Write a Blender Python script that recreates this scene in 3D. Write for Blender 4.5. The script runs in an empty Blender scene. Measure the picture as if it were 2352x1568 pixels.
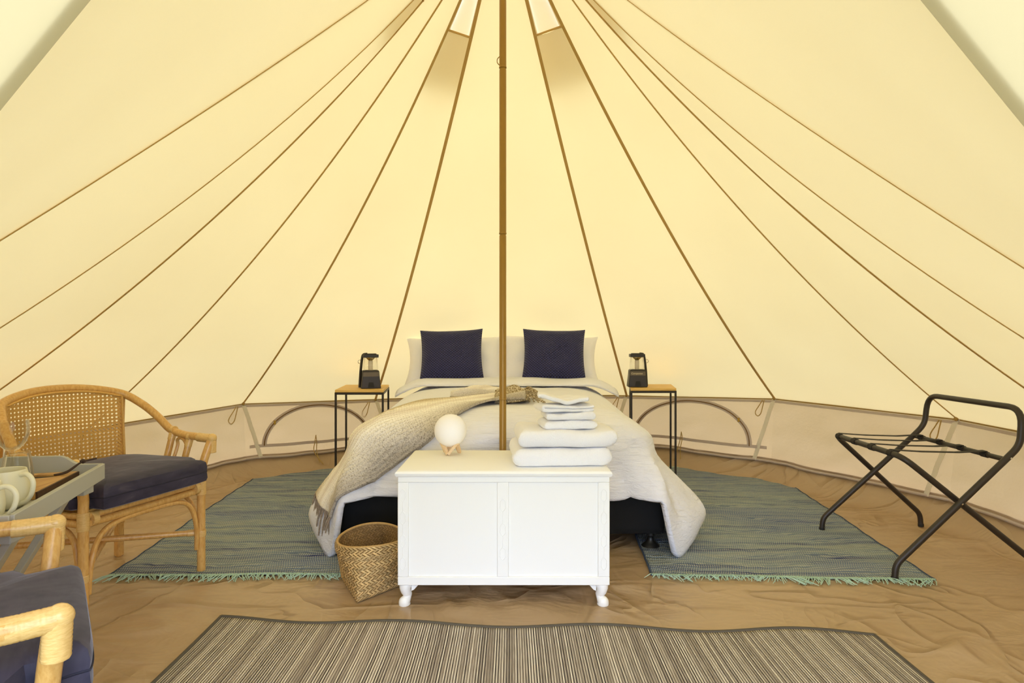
import bpy, bmesh, math, random
from math import sin, cos, pi, radians, sqrt, atan2, hypot
from mathutils import Vector as V, Matrix as M, noise as NZ
from mathutils.bvhtree import BVHTree

SC = bpy.context.scene
COL = SC.collection
# ------------------------------------------------------------------ camera
CAMH = 0.97
cd = bpy.data.cameras.new('camera')
cd.sensor_width = 36.0
cd.lens = 36.0 * 1350 / 2352
cd.clip_start = 0.02
cam = bpy.data.objects.new('camera', cd)
cam.location = (0, 0, CAMH)
cam.rotation_euler = (pi / 2, 0, 0)
COL.objects.link(cam)
SC.camera = cam
# ------------------------------------------------------------------ sky, sun, exposure
w = bpy.data.worlds.new('sky'); SC.world = w; w.use_nodes = True
bg = w.node_tree.nodes['Background']
bg.inputs[0].default_value = (0.80, 0.92, 1.15, 1)
bg.inputs[1].default_value = 7.2
sd = bpy.data.lights.new('sun', 'SUN'); sd.energy = 3.0; sd.angle = radians(80); sd.color = (1.0, 0.95, 0.86)
sun = bpy.data.objects.new('sun', sd); COL.objects.link(sun)
sun.rotation_euler = V((0.12, -0.74, -0.64)).to_track_quat('-Z', 'Y').to_euler()
vs = SC.view_settings
vs.view_transform = 'Standard'; vs.look = 'None'; vs.exposure = -0.55; vs.gamma = 1.0; vs.use_curve_mapping = False
cy = SC.cycles
cy.use_denoising = True
cy.max_bounces = 14; cy.diffuse_bounces = 8; cy.transmission_bounces = 10; cy.transparent_max_bounces = 16; cy.glossy_bounces = 4
cy.caustics_reflective = False; cy.caustics_refractive = False

# ------------------------------------------------------------------ materials
def srgb(r, g, b):
    f = lambda c: c / 12.92 if c <= 0.04045 else ((c + 0.055) / 1.055) ** 2.4
    return (f(r / 255), f(g / 255), f(b / 255), 1)

class Mat:
    def __init__(s, name, color=(0.8, 0.8, 0.8, 1), rough=0.6, **kw):
        s.m = bpy.data.materials.new(name); s.m.use_nodes = True
        s.t = s.m.node_tree; s.n = s.t.nodes; s.l = s.t.links
        s.b = s.n['Principled BSDF']; s.out = s.n['Material Output']
        s.b.inputs['Base Color'].default_value = color
        s.b.inputs['Roughness'].default_value = rough
        for k, v in kw.items(): s.b.inputs[k].default_value = v
    def add(s, typ, ins=None, **props):
        n = s.n.new(typ)
        for k, v in props.items(): setattr(n, k, v)
        for k, v in (ins or {}).items():
            if hasattr(v, 'is_output') or isinstance(v, bpy.types.NodeSocket): s.l.new(v, n.inputs[k])
            else: n.inputs[k].default_value = v
        return n
    def coord(s, kind='Object', scale=(1, 1, 1), rot=(0, 0, 0)):
        c = s.add('ShaderNodeTexCoord')
        return s.add('ShaderNodeMapping', {'Vector': c.outputs[kind], 'Scale': scale, 'Rotation': rot}).outputs[0]
    def noise(s, vec, scale, detail=3, rough=0.5, dist=0.0):
        return s.add('ShaderNodeTexNoise', {'Vector': vec, 'Scale': scale, 'Detail': detail, 'Roughness': rough, 'Distortion': dist}).outputs[0]
    def ramp(s, fac, stops):
        r = s.add('ShaderNodeValToRGB', {'Fac': fac})
        e = r.color_ramp.elements
        e[0].position, e[0].color = stops[0]
        e[1].position, e[1].color = stops[-1]
        for p, c in stops[1:-1]:
            x = e.new(p); x.color = c
        return r.outputs[0]
    def mix(s, fac, a, b, blend='MIX'):
        n = s.add('ShaderNodeMix', data_type='RGBA', blend_type=blend)
        for i, v in ((0, fac), (6, a), (7, b)):
            if isinstance(v, bpy.types.NodeSocket): s.l.new(v, n.inputs[i])
            else: n.inputs[i].default_value = v
        return n.outputs[2]
    def math(s, op, a, b=0.0):
        n = s.add('ShaderNodeMath', operation=op)
        for i, v in ((0, a), (1, b)):
            if isinstance(v, bpy.types.NodeSocket): s.l.new(v, n.inputs[i])
            else: n.inputs[i].default_value = v
        return n.outputs[0]
    def color(s, c): s.l.new(c, s.b.inputs['Base Color']); return s
    def bump(s, h, strength=0.3, dist=0.01):
        n = s.add('ShaderNodeBump', {'Height': h, 'Strength': strength, 'Distance': dist})
        s.l.new(n.outputs[0], s.b.inputs['Normal']); s.nrm = n.outputs[0]; return s

def cloth(name, trans, refl, fac, bump=0.15, weave=900, fold=0.0):
    m = Mat(name)
    v = m.coord()
    n1 = m.noise(v, weave / 12, 2); n2 = m.noise(v, 2.2, 4)
    h = m.math('ADD', m.math('MULTIPLY', n1, 0.06), m.math('MULTIPLY', n2, fold))
    m.bump(h, bump, 0.02)
    var = m.ramp(m.noise(v, 1.4, 3), [(0.3, (0.965, 0.955, 0.94, 1)), (0.7, (1, 1, 1, 1))])
    t = m.add('ShaderNodeBsdfTranslucent', {'Color': m.mix(1.0, trans, var, 'MULTIPLY'), 'Normal': m.nrm})
    d = m.add('ShaderNodeBsdfDiffuse', {'Color': m.mix(1.0, refl, var, 'MULTIPLY'), 'Normal': m.nrm})
    x = m.add('ShaderNodeMixShader', {0: fac, 1: d.outputs[0], 2: t.outputs[0]})
    m.l.new(x.outputs[0], m.out.inputs['Surface'])
    return m.m

MT = {}
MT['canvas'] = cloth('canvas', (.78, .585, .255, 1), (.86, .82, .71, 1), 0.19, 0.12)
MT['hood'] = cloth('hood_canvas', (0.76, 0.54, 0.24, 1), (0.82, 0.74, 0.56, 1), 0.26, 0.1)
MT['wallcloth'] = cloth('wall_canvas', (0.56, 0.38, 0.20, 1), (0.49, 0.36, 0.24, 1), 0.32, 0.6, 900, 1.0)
MT['webbing'] = cloth('webbing', (0.8, 0.7, 0.5, 1), (0.80, 0.74, 0.60, 1), 0.2, 0.2)
MT['tape'] = cloth('wall_tape', (0.6, 0.48, 0.38, 1), (0.66, 0.56, 0.47, 1), 0.25, 0.2)
MT['seam'] = cloth('seam_tape', (0.70, 0.50, 0.20, 1), (0.62, 0.45, 0.19, 1), 0.3, 0.05)
MT['seam2'] = Mat('piping', srgb(160, 128, 66), 0.8).m
MT['mesh'] = cloth('vent_mesh', (0.90, 0.88, 0.90, 1), (0.82, 0.78, 0.76, 1), 0.70, 0.05)
MT['flap_r'] = cloth('door_cloth', (0.46, 0.37, 0.20, 1), (0.46, 0.38, 0.22, 1), 0.45, 0.1)
MT['cord'] = Mat('cord', srgb(176, 146, 84), 0.8).m
m = Mat('zip', srgb(122, 88, 46), 0.5, Metallic=0.4); MT['zip'] = m.m
MT['brass'] = Mat('brass', srgb(190, 160, 80), 0.35, Metallic=0.9).m

m = Mat('groundsheet', rough=0.36)
v = m.coord()
n = m.noise(v, 1.6, 5, 0.6)
m.color(m.ramp(n, [(0.25, srgb(166, 140, 106)), (0.75, srgb(178, 152, 118))]))
wv = m.coord('Object', (1, 2.2, 1), (0, 0, 0.35))
def crease(vec, sc, k, dist):
    n_ = m.noise(vec, sc, 2, 0.45, dist)
    r_ = m.math('SUBTRACT', 1.0, m.math('MULTIPLY', m.math('ABSOLUTE', m.math('SUBTRACT', n_, 0.5)), k))
    return m.math('POWER', m.math('MAXIMUM', r_, 0.0), 2.0)
wv2 = m.coord('Object', (2.0, 1.0, 1), (0, 0, -0.5))
cr = m.math('ADD', m.math('MULTIPLY', crease(wv, 1.5, 11, 1.0), m.ramp(m.noise(v, 1.3, 1), [(0.42, (0, 0, 0, 1)), (0.6, (1, 1, 1, 1))])),
            m.math('MULTIPLY', crease(wv2, 2.1, 12, 0.7), m.ramp(m.noise(v, 1.7, 1), [(0.40, (1, 1, 1, 1)), (0.56, (0, 0, 0, 1))])))
m.bump(m.math('ADD', m.math('MULTIPLY', cr, 0.55), m.math('MULTIPLY', m.noise(wv, 3.0, 4, 0.5, 0.6), 0.9)), 0.55, 0.035)
MT['sheet'] = m.m
m = Mat('grass', rough=0.9); v = m.coord()
m.color(m.ramp(m.noise(v, 6, 5), [(0.3, srgb(70, 90, 40)), (0.7, srgb(130, 140, 80))])); MT['grass'] = m.m

m = Mat('pole_paint', srgb(152, 116, 46), 0.35, Metallic=0.25)
m.bump(m.noise(m.coord('Object', (1, 1, 0.1)), 200, 2), 0.05, 0.002); MT['pole'] = m.m

m = Mat('white_cotton', rough=0.9); v = m.coord()
m.color(m.ramp(m.noise(v, 3, 3), [(0.2, (0.82, 0.83, 0.91, 1)), (0.8, (0.86, 0.87, 0.95, 1))]))
cr = m.noise(m.coord('Object', (0.8, 4, 6)), 9, 5, 0.6, 0.9)
m.bump(m.math('ADD', cr, m.math('MULTIPLY', m.noise(v, 260, 2), 0.08)), 0.75, 0.016)
MT['cotton'] = m.m
m = Mat('pillow_cotton', (0.87, 0.86, 0.90, 1), rough=0.9); v = m.coord()
m.bump(m.math('ADD', m.noise(m.coord('Object', (4, 1, 3)), 7, 4, 0.55, 0.5), m.math('MULTIPLY', m.noise(v, 260, 2), 0.05)), 0.35, 0.01)
MT['pillow'] = m.m
m = Mat('terry', rough=0.95); v = m.coord()
m.color(m.ramp(m.noise(v, 8, 2), [(0.2, (0.89, 0.89, 0.93, 1)), (0.8, (0.93, 0.93, 0.96, 1))]))
m.bump(m.math('ADD', m.noise(v, 420, 2), m.math('MULTIPLY', m.noise(v, 25, 3), 1.2)), 0.55, 0.006); MT['terry'] = m.m

m = Mat('navy_quilt', rough=0.75, **{'Sheen Weight': 0.15, 'Sheen Roughness': 0.4})
c = m.add('ShaderNodeUVMap').outputs[0]
mp = m.add('ShaderNodeMapping', {'Vector': c, 'Scale': (30, 30, 1), 'Rotation': (0, 0, pi / 4)}).outputs[0]
sx = m.add('ShaderNodeSeparateXYZ', {0: mp})
a = m.math('ABSOLUTE', m.math('SINE', m.math('MULTIPLY', sx.outputs[0], pi)))
b = m.math('ABSOLUTE', m.math('SINE', m.math('MULTIPLY', sx.outputs[1], pi)))
q = m.math('MULTIPLY', a, b)
m.color(m.ramp(q, [(0.0, srgb(10, 10, 38)), (0.4, srgb(32, 33, 82)), (1.0, srgb(58, 60, 122))]))
m.bump(q, 0.6, 0.008); MT['quilt'] = m.m
m = Mat('navy_velvet', rough=0.7, **{'Sheen Weight': 0.28, 'Sheen Roughness': 0.35, 'Sheen Tint': (0.75, 0.75, 0.9, 1)})
v = m.coord('Object', (1, 4, 2))
m.color(m.ramp(m.noise(v, 7, 4, 0.6, 0.8), [(0.3, srgb(28, 27, 52)), (0.6, srgb(52, 48, 70)), (0.8, srgb(80, 73, 86))]))
m.bump(m.noise(m.coord(), 7, 3), 0.35, 0.02); MT['velvet'] = m.m
MT['velvet_seam'] = Mat('velvet_seam', srgb(28, 28, 50), 0.8).m
m = Mat('black_fabric', srgb(9, 9, 11), 0.9); m.bump(m.noise(m.coord(), 400, 2), 0.3, 0.004); MT['blackfab'] = m.m
MT['black'] = Mat('black_plastic', srgb(40, 32, 26), 0.45).m
MT['blackfoot'] = Mat('black_foot', srgb(26, 24, 22), 0.4).m
MT['grille'] = Mat('grey_band', srgb(98, 86, 68), 0.5).m
MT['print'] = Mat('white_print', srgb(225, 210, 170), 0.6).m
m = Mat('black_tube', srgb(48, 40, 34), 0.42, Metallic=0.1); MT['tube'] = m.m
MT['strap'] = Mat('black_strap', srgb(42, 36, 30), 0.85).m
MT['steel'] = Mat('steel', srgb(215, 215, 215), 0.25, Metallic=1.0).m
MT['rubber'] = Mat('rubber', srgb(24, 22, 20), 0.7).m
m = Mat('white_paint', srgb(241, 241, 239), 0.5, **{'Specular IOR Level': 0.25}); m.bump(m.noise(m.coord(), 30, 3), 0.04, 0.004); MT['paint'] = m.m
m = Mat('moon_plastic', srgb(247, 245, 246), 0.55)
m.bump(m.noise(m.coord(), 22, 4), 0.06, 0.01); MT['moon'] = m.m
def wood(name, c1, c2, scale=(1, 12, 12), rough=0.5, sc=6):
    m = Mat(name, rough=rough); v = m.coord('Object', scale)
    n = m.noise(v, sc, 5, 0.6, 0.4)
    m.color(m.ramp(n, [(0.3, c1), (0.7, c2)])); m.bump(n, 0.08, 0.003)
    return m.m
MT['beech'] = wood('beech', srgb(214, 182, 136), srgb(234, 208, 168), (4, 30, 30))
MT['oak'] = wood('oak', srgb(212, 168, 86), srgb(232, 194, 114), (1.2, 14, 14))
MT['board'] = wood('board', srgb(168, 122, 62), srgb(200, 158, 92), (9, 1, 9))
MT['board_dark'] = wood('board_bark', srgb(58, 34, 18), srgb(84, 52, 28), (6, 6, 6))
MT['rattan'] = wood('rattan', srgb(196, 146, 74), srgb(222, 180, 110), (12, 12, 3), 0.28, 10)
MT['rattan_wrap'] = wood('rattan_wrap', srgb(206, 166, 98), srgb(228, 192, 126), (8, 8, 40), 0.25, 10)
MT['cane'] = wood('cane', srgb(200, 150, 72), srgb(222, 178, 100), (30, 30, 30), 0.45, 10)
m = Mat('grey_paint', srgb(170, 170, 162), 0.5); m.bump(m.noise(m.coord(), 40, 3), 0.04, 0.003); MT['grey'] = m.m
MT['ceramic'] = Mat('ceramic', srgb(222, 218, 190), 0.35).m
MT['leather'] = Mat('leather', srgb(52, 30, 18), 0.7).m
def thin_glass(name, tint, refl):
    m = Mat(name)
    t = m.add('ShaderNodeBsdfTransparent', {'Color': tint})
    g = m.add('ShaderNodeBsdfGlossy', {'Color': (1, 1, 1, 1), 'Roughness': 0.03})
    lw = m.add('ShaderNodeLayerWeight', {'Blend': 0.2})
    f = m.math('MULTIPLY', lw.outputs[0], refl)
    x = m.add('ShaderNodeMixShader', {0: f, 1: t.outputs[0], 2: g.outputs[0]})
    m.l.new(x.outputs[0], m.out.inputs['Surface']); return m.m
MT['glass'] = thin_glass('glass', (0.955, 0.955, 0.94, 1), 0.55)
MT['clear'] = thin_glass('clear_plastic', (0.97, 0.97, 0.96, 1), 0.5)
MT['frost'] = Mat('frosted_tube', srgb(226, 212, 190), 0.6).m
MT['chrome'] = Mat('reflector', srgb(200, 180, 130), 0.15, Metallic=1.0).m
m = Mat('seagrass', rough=0.7); v = m.coord()
g = m.add('ShaderNodeObjectInfo')
at = m.add('ShaderNodeVertexColor', layer_name='tone')
m.color(m.mix(1.0, at.outputs[0], m.ramp(m.noise(v, 150, 2), [(0.3, (0.82, 0.8, 0.75, 1)), (0.7, (1, 1, 1, 1))]), 'MULTIPLY')); MT['seagrass'] = m.m
MT['seagrass_in'] = Mat('seagrass_lining', srgb(150, 116, 66), 0.9).m

# rag rug: dull blue-green rags crossed by pale warp
m = Mat('rag_rug', rough=0.95)
c = m.add('ShaderNodeTexCoord').outputs['Object']
wob = m.noise(m.add('ShaderNodeMapping', {'Vector': c, 'Scale': (3.0, 7, 1)}).outputs[0], 1.0, 3)
sp = m.add('ShaderNodeSeparateXYZ', {0: c})
yy = m.math('ADD', sp.outputs[1], m.math('MULTIPLY', wob, 0.13))
rowi = m.math('FLOOR', m.math('MULTIPLY', yy, 58))
cv = m.add('ShaderNodeCombineXYZ', {0: m.math('MULTIPLY', sp.outputs[0], 1.5), 1: m.math('MULTIPLY', rowi, 0.37), 2: 0.0})
rn = m.noise(cv.outputs[0], 1.0, 3, 0.6)
base = m.ramp(rn, [(0.30, srgb(44, 56, 104)), (0.40, srgb(90, 106, 132)), (0.52, srgb(126, 142, 150)), (0.64, srgb(142, 150, 146)), (0.76, srgb(92, 122, 138))])
big = m.noise(m.add('ShaderNodeMapping', {'Vector': c, 'Scale': (0.6, 1.6, 1)}).outputs[0], 1.3, 2)
base = m.mix(m.ramp(big, [(0.45, (0, 0, 0, 1)), (0.68, (0.55, 0.55, 0.55, 1))]), base, srgb(72, 96, 148))
xs = m.math('SINE', m.math('ADD', m.math('MULTIPLY', sp.outputs[0], 2 * pi * 105), m.math('MULTIPLY', rowi, pi)))
ys = m.math('SINE', m.math('MULTIPLY', yy, 2 * pi * 58))
dots = m.math('GREATER_THAN', m.math('MULTIPLY', m.math('ADD', xs, 0.35), m.math('ADD', ys, 0.6)), 0.45)
m.color(m.mix(m.math('MULTIPLY', dots, 0.75), base, srgb(194, 196, 180)))
m.bump(m.math('ADD', ys, m.math('MULTIPLY', xs, 0.6)), 0.55, 0.006)
MT['ragrug'] = m.m
MT['fringe'] = Mat('rug_fringe', srgb(172, 200, 182), 0.9).m
MT['rug_edge'] = Mat('rug_edge', srgb(58, 72, 96), 0.95).m
# striped mat
m = Mat('striped_mat', rough=0.9)
c = m.add('ShaderNodeTexCoord').outputs['Object']
sp = m.add('ShaderNodeSeparateXYZ', {0: c})
xw = m.math('ADD', sp.outputs[0], m.math('MULTIPLY', m.noise(c, 4, 2), 0.004))
li = m.math('FLOOR', m.math('MULTIPLY', xw, 250))
wn = m.add('ShaderNodeTexWhiteNoise', {'W': li}, noise_dimensions='1D').outputs[0]
alt = m.math('MODULO', m.math('ABSOLUTE', li), 2.0)
fl = m.noise(m.add('ShaderNodeMapping', {'Vector': c, 'Scale': (300, 14, 1)}).outputs[0], 1.0, 2)
tone = m.math('ADD', m.math('ADD', m.math('MULTIPLY', wn, 0.30), m.math('MULTIPLY', alt, 0.42)), m.math('MULTIPLY', fl, 0.36))
m.color(m.ramp(tone, [(0.22, srgb(72, 62, 54)), (0.45, srgb(130, 118, 104)), (0.65, srgb(174, 162, 146)), (0.90, srgb(236, 226, 208))]))
m.bump(m.math('SINE', m.math('MULTIPLY', xw, 2 * pi * 250)), 0.5, 0.003)
MT['mat'] = m.m
MT['mat_edge'] = Mat('mat_binding', srgb(84, 76, 62), 0.9).m
# knitted throw, banded across its width (uv.y)
m = Mat('knit', rough=0.95)
uv = m.add('ShaderNodeUVMap').outputs[0]
sp = m.add('ShaderNodeSeparateXYZ', {0: uv})
wob = m.noise(m.add('ShaderNodeMapping', {'Vector': uv, 'Scale': (5, 3, 1)}).outputs[0], 1.0, 2)
vv = m.math('ADD', sp.outputs[1], m.math('MULTIPLY', wob, 0.05))
band = m.ramp(vv, [(0.0, srgb(168, 158, 142)), (0.16, srgb(200, 192, 178)), (0.30, srgb(228, 222, 210)), (0.42, srgb(250, 246, 236)),
                   (0.52, srgb(232, 222, 208)), (0.62, srgb(250, 244, 230)), (0.80, srgb(224, 212, 186)), (0.92, srgb(190, 172, 136)), (1.0, srgb(220, 208, 184))])
row = m.math('SINE', m.math('MULTIPLY', vv, 2 * pi * 26))
st = m.math('SINE', m.math('MULTIPLY', sp.outputs[0], 2 * pi * 150))
spk = m.add('ShaderNodeTexVoronoi', {'Vector': m.add('ShaderNodeMapping', {'Vector': uv, 'Scale': (400, 130, 1)}).outputs[0], 'Scale': 1.0}).outputs[1]
spg = m.add('ShaderNodeSeparateColor', {0: spk}).outputs[0]
edge = m.math('MULTIPLY', m.math('ABSOLUTE', m.math('SUBTRACT', vv, 0.5)), 1.9)
edge = m.ramp(edge, [(0.05, (.25, .25, .25, 1)), (0.6, (1, 1, 1, 1))])
fine = m.ramp(spg, [(0.0, (0.58, 0.55, 0.53, 1)), (0.3, (0.96, 0.96, 0.97, 1)), (0.8, (1.16, 1.17, 1.20, 1))])
col_ = m.mix(edge, band, m.mix(1.0, band, fine, 'MULTIPLY'))
dot = m.math('MULTIPLY', m.math('GREATER_THAN', row, 0.55), m.math('GREATER_THAN', st, 0.1))
m.color(m.mix(m.math('MULTIPLY', dot, 0.38), col_, m.mix(1.0, col_, (0.62, 0.56, 0.50, 1), 'MULTIPLY')))
m.bump(m.math('ADD', m.math('MULTIPLY', row, 0.6), m.math('MULTIPLY', spg, 0.6)), 0.4, 0.006)
MT['knit'] = m.m
m = Mat('knit_brown', rough=0.95); v = m.coord()
spk = m.add('ShaderNodeSeparateColor', {0: m.add('ShaderNodeTexVoronoi', {'Vector': v, 'Scale': 240.0}).outputs[1]}).outputs[0]
m.color(m.ramp(spk, [(0.0, srgb(112, 92, 60)), (0.4, srgb(156, 136, 98)), (0.75, srgb(204, 190, 158)), (1.0, srgb(226, 214, 186))]))
m.bump(spk, 0.7, 0.006); MT['knit_brown'] = m.m
MT['tassel'] = wood('tassel', srgb(112, 98, 84), srgb(170, 154, 136), (60, 60, 60), 0.95, 3)

# ------------------------------------------------------------------ mesh helpers
def offset_of(p):
    o = V((0, 0, 0))
    while p is not None:
        o += V(p.location); p = p.parent
    return o

class MB:
    def __init__(s): s.v = []; s.f = []; s.uv = None
    def raw(s, vs, fs):
        k = len(s.v); s.v += [V(a) for a in vs]; s.f += [tuple(i + k for i in f) for f in fs]; return s
    def box(s, c, size, rot=None):
        x, y, z = size[0] / 2, size[1] / 2, size[2] / 2
        vs = [V((i, j, k)) for k in (-z, z) for j in (-y, y) for i in (-x, x)]
        if rot is not None: vs = [rot @ a for a in vs]
        return s.raw([a + V(c) for a in vs], [(0, 2, 3, 1), (4, 5, 7, 6), (0, 1, 5, 4), (2, 6, 7, 3), (0, 4, 6, 2), (1, 3, 7, 5)])
    def beam(s, a, b, wd, ht, up=(0, 0, 1)):
        a, b = V(a), V(b); d = (b - a); L = d.length; d.normalize()
        side = V(up).cross(d)
        if side.length < 1e-4: side = V((1, 0, 0)).cross(d)
        side.normalize(); u = d.cross(side)
        vs = []
        for p in (a, b):
            for i, j in ((-1, -1), (1, -1), (1, 1), (-1, 1)):
                vs.append(p + side * wd / 2 * i + u * ht / 2 * j)
        return s.raw(vs, [(3, 2, 1, 0), (4, 5, 6, 7), (0, 1, 5, 4), (1, 2, 6, 5), (2, 3, 7, 6), (3, 0, 4, 7)])
    def tube(s, pts, r, seg=10, cap=True, closed=False, squash=None):
        pts = [V(p) for p in pts]; n = len(pts)
        rs = r if isinstance(r, (list, tuple)) else [r] * n
        ts = []
        for i in range(n):
            if closed: d = pts[(i + 1) % n] - pts[i - 1]
            else: d = pts[min(i + 1, n - 1)] - pts[max(i - 1, 0)]
            ts.append(d.normalized() if d.length > 1e-9 else V((0, 0, 1)))
        ref = V((0, 0, 1)) if abs(ts[0].z) < 0.9 else V((1, 0, 0))
        u = ts[0].cross(ref).normalized()
        vs = []
        for i in range(n):
            u = (u - ts[i] * u.dot(ts[i]))
            if u.length < 1e-6: u = ts[i].orthogonal()
            u.normalize(); w_ = ts[i].cross(u)
            for k in range(seg):
                a = 2 * pi * k / seg
                vs.append(pts[i] + (u * cos(a) + w_ * sin(a)) * rs[i])
        fs = []
        for i in range(n if closed else n - 1):
            j = (i + 1) % n
            for k in range(seg):
                l = (k + 1) % seg
                fs.append((i * seg + k, i * seg + l, j * seg + l, j * seg + k))
        if cap and not closed:
            fs.append(tuple(range(seg))[::-1]); fs.append(tuple((n - 1) * seg + k for k in range(seg)))
        return s.raw(vs, fs)
    def lathe(s, prof, c=(0, 0, 0), seg=24, rot=None, cap=True):
        vs = []; n = len(prof)
        for r, z in prof:
            for k in range(seg):
                a = 2 * pi * k / seg
                p = V((r * cos(a), r * sin(a), z))
                if rot is not None: p = rot @ p
                vs.append(p + V(c))
        fs = []
        for i in range(n - 1):
            for k in range(seg):
                l = (k + 1) % seg
                fs.append((i * seg + k, i * seg + l, (i + 1) * seg + l, (i + 1) * seg + k))
        if cap:
            if prof[0][0] > 1e-5: fs.append(tuple(range(seg))[::-1])
            if prof[-1][0] > 1e-5: fs.append(tuple((n - 1) * seg + k for k in range(seg)))
        return s.raw(vs, fs)
    def grid(s, fn, nu, nv, uv=False):
        vs = [fn(i / nu, j / nv) for j in range(nv + 1) for i in range(nu + 1)]
        fs = [(j * (nu + 1) + i, j * (nu + 1) + i + 1, (j + 1) * (nu + 1) + i + 1, (j + 1) * (nu + 1) + i) for j in range(nv) for i in range(nu)]
        if uv: s.uv = [(i / nu, j / nv) for j in range(nv + 1) for i in range(nu + 1)]
        return s.raw(vs, fs)
    def prism(s, poly, z0, z1, fr=None):
        n = len(poly)
        vs = [V((x, y, z0)) for x, y in poly] + [V((x, y, z1)) for x, y in poly]
        if fr is not None: vs = [fr @ a for a in vs]
        fs = [tuple(range(n))[::-1], tuple(range(n, 2 * n))] + [(i, (i + 1) % n, (i + 1) % n + n, i + n) for i in range(n)]
        return s.raw(vs, fs)
    def build(s, name, mat, parent=None, smooth=True, bevel=0.0, solid=0.0, sub=0, angle=40, kind=None, label=None, tone=None, bseg=2, solid_off=0.0):
        me = bpy.data.meshes.new(name)
        off = offset_of(parent)
        me.from_pydata([tuple(a - off) for a in s.v], [], s.f); me.validate()
        bm = bmesh.new(); bm.from_mesh(me)
        bmesh.ops.recalc_face_normals(bm, faces=bm.faces)
        bm.to_mesh(me); bm.free()
        if s.uv:
            ul = me.uv_layers.new(name='UVMap')
            for lp in me.loops: ul.data[lp.index].uv = s.uv[lp.vertex_index]
        if tone:
            ca = me.color_attributes.new('tone', 'FLOAT_COLOR', 'POINT')
            for i, c in enumerate(tone): ca.data[i].color = c
        me.materials.append(MT[mat] if isinstance(mat, str) else mat)
        if smooth:
            me.polygons.foreach_set('use_smooth', [True] * len(me.polygons))
            me.set_sharp_from_angle(angle=radians(angle))
        o = bpy.data.objects.new(name, me); COL.objects.link(o)
        if parent is not None: o.parent = parent
        if solid:
            md = o.modifiers.new('thick', 'SOLIDIFY'); md.thickness = solid; md.offset = solid_off
        if bevel:
            md = o.modifiers.new('bevel', 'BEVEL'); md.width = bevel; md.segments = bseg; md.limit_method = 'ANGLE'; md.angle_limit = radians(35)
            md.harden_normals = False
        if sub:
            md = o.modifiers.new('sub', 'SUBSURF'); md.levels = sub; md.render_levels = sub
        if kind: o['kind'] = kind
        if label: o['label'] = label
        return o

def tag(o, label, cat, group=None):
    o['label'] = label; o['category'] = cat
    if group: o['group'] = group
    return o
def thing(name, loc, label, cat, group=None):
    o = bpy.data.objects.new(name, None); COL.objects.link(o); o.location = loc
    o.empty_display_size = 0.05
    return tag(o, label, cat, group)
def structure(name, label, cat, loc=(0, 0, 0)):
    o = bpy.data.objects.new(name, None); COL.objects.link(o); o.location = loc
    o['kind'] = 'structure'; o['label'] = label; o['category'] = cat
    return o
def copy_tree(o, parent=None):
    c = o.copy(); COL.objects.link(c)
    if parent is not None: c.parent = parent
    for ch in list(o.children): copy_tree(ch, c)
    return c
def catmull(pts, n=8, closed=False):
    pts = [V(p) for p in pts]; out = []
    N = len(pts)
    for i in range(N if closed else N - 1):
        if closed: p0, p1, p2, p3 = pts[i - 1], pts[i], pts[(i + 1) % N], pts[(i + 2) % N]
        else: p0, p1, p2, p3 = pts[max(i - 1, 0)], pts[i], pts[i + 1], pts[min(i + 2, N - 1)]
        for k in range(n):
            t = k / n
            out.append(0.5 * ((2 * p1) + (p2 - p0) * t + (2 * p0 - 5 * p1 + 4 * p2 - p3) * t * t + (3 * p1 - p0 - 3 * p2 + p3) * t ** 3))
    if not closed: out.append(pts[-1])
    return out
def fillet(pts, r, n=6):
    pts = [V(p) for p in pts]; out = [pts[0]]
    for i in range(1, len(pts) - 1):
        a, b, c = pts[i - 1], pts[i], pts[i + 1]
        rr = r[i - 1] if isinstance(r, (list, tuple)) else r
        rr = min(rr, (a - b).length * 0.49, (c - b).length * 0.49)
        p, q_ = b + (a - b).normalized() * rr, b + (c - b).normalized() * rr
        for k in range(n + 1):
            t = k / n
            out.append(p * (1 - t) ** 2 + b * 2 * t * (1 - t) + q_ * t * t)
    out.append(pts[-1]); return out
def lerp(a, b, t): return a + (b - a) * t
def nz(x, y, z=0.0): return NZ.noise(V((x, y, z)))
def F(px, py, z=0.0):            # point at height z seen at that spot of the 2352x1568 frame
    Y = 1350 * (CAMH - z) / (py - 784)
    return V(((px - 1176) * Y / 1350, Y, z))
def P(px, py, Y): return V(((px - 1176) * Y / 1350, Y, CAMH - (py - 784) * Y / 1350))

# ------------------------------------------------------------------ tent
PX, PY, R, ZA = -0.041, 2.62, 2.5, 2.95
# ribs: angle from the back, height of the wall head, sag of the canvas
RIB = [(-133, .50, .055), (-112, .50, .17), (-94.5, .49, .16), (-72.8, .47, .16), (-49.6, .521, .15), (-25.9, .49, .09), (-1, .505, .04),
       (23.6, .519, .05), (50.4, .561, .11), (77.5, .553, .14), (96, .53, .15), (113, .50, .16), (133, .50, .07)]
def rib(i, t, extra=0.0):
    th, zj, sag = RIB[i]; th = radians(th)
    s = sag * 4 * t * (1 - t) + extra
    l = hypot(ZA - zj, R)
    n_ = V((sin(th) * (ZA - zj), cos(th) * (ZA - zj), R)) / l
    return V((PX + R * sin(th) * t, PY + R * cos(th) * t, ZA + (zj - ZA) * t)) - n_ * s
APEX = V((PX, PY, ZA)); PEAK = V((-0.005, 0.45, 1.64))
FOOT = {-1: V((-1.345, 0.45, 0.0)), 1: V((1.335, 0.45, 0.0))}
def leg_pt(sd_, t):              # the door edge flares out towards its peg
    p = PEAK.lerp(FOOT[sd_], t)
    return p + V((sd_ * .80 * max(0, 1.02 - p.z) ** 1.2, 0, 0))
TW = (1.64 - 0.5) / 1.64
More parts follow.
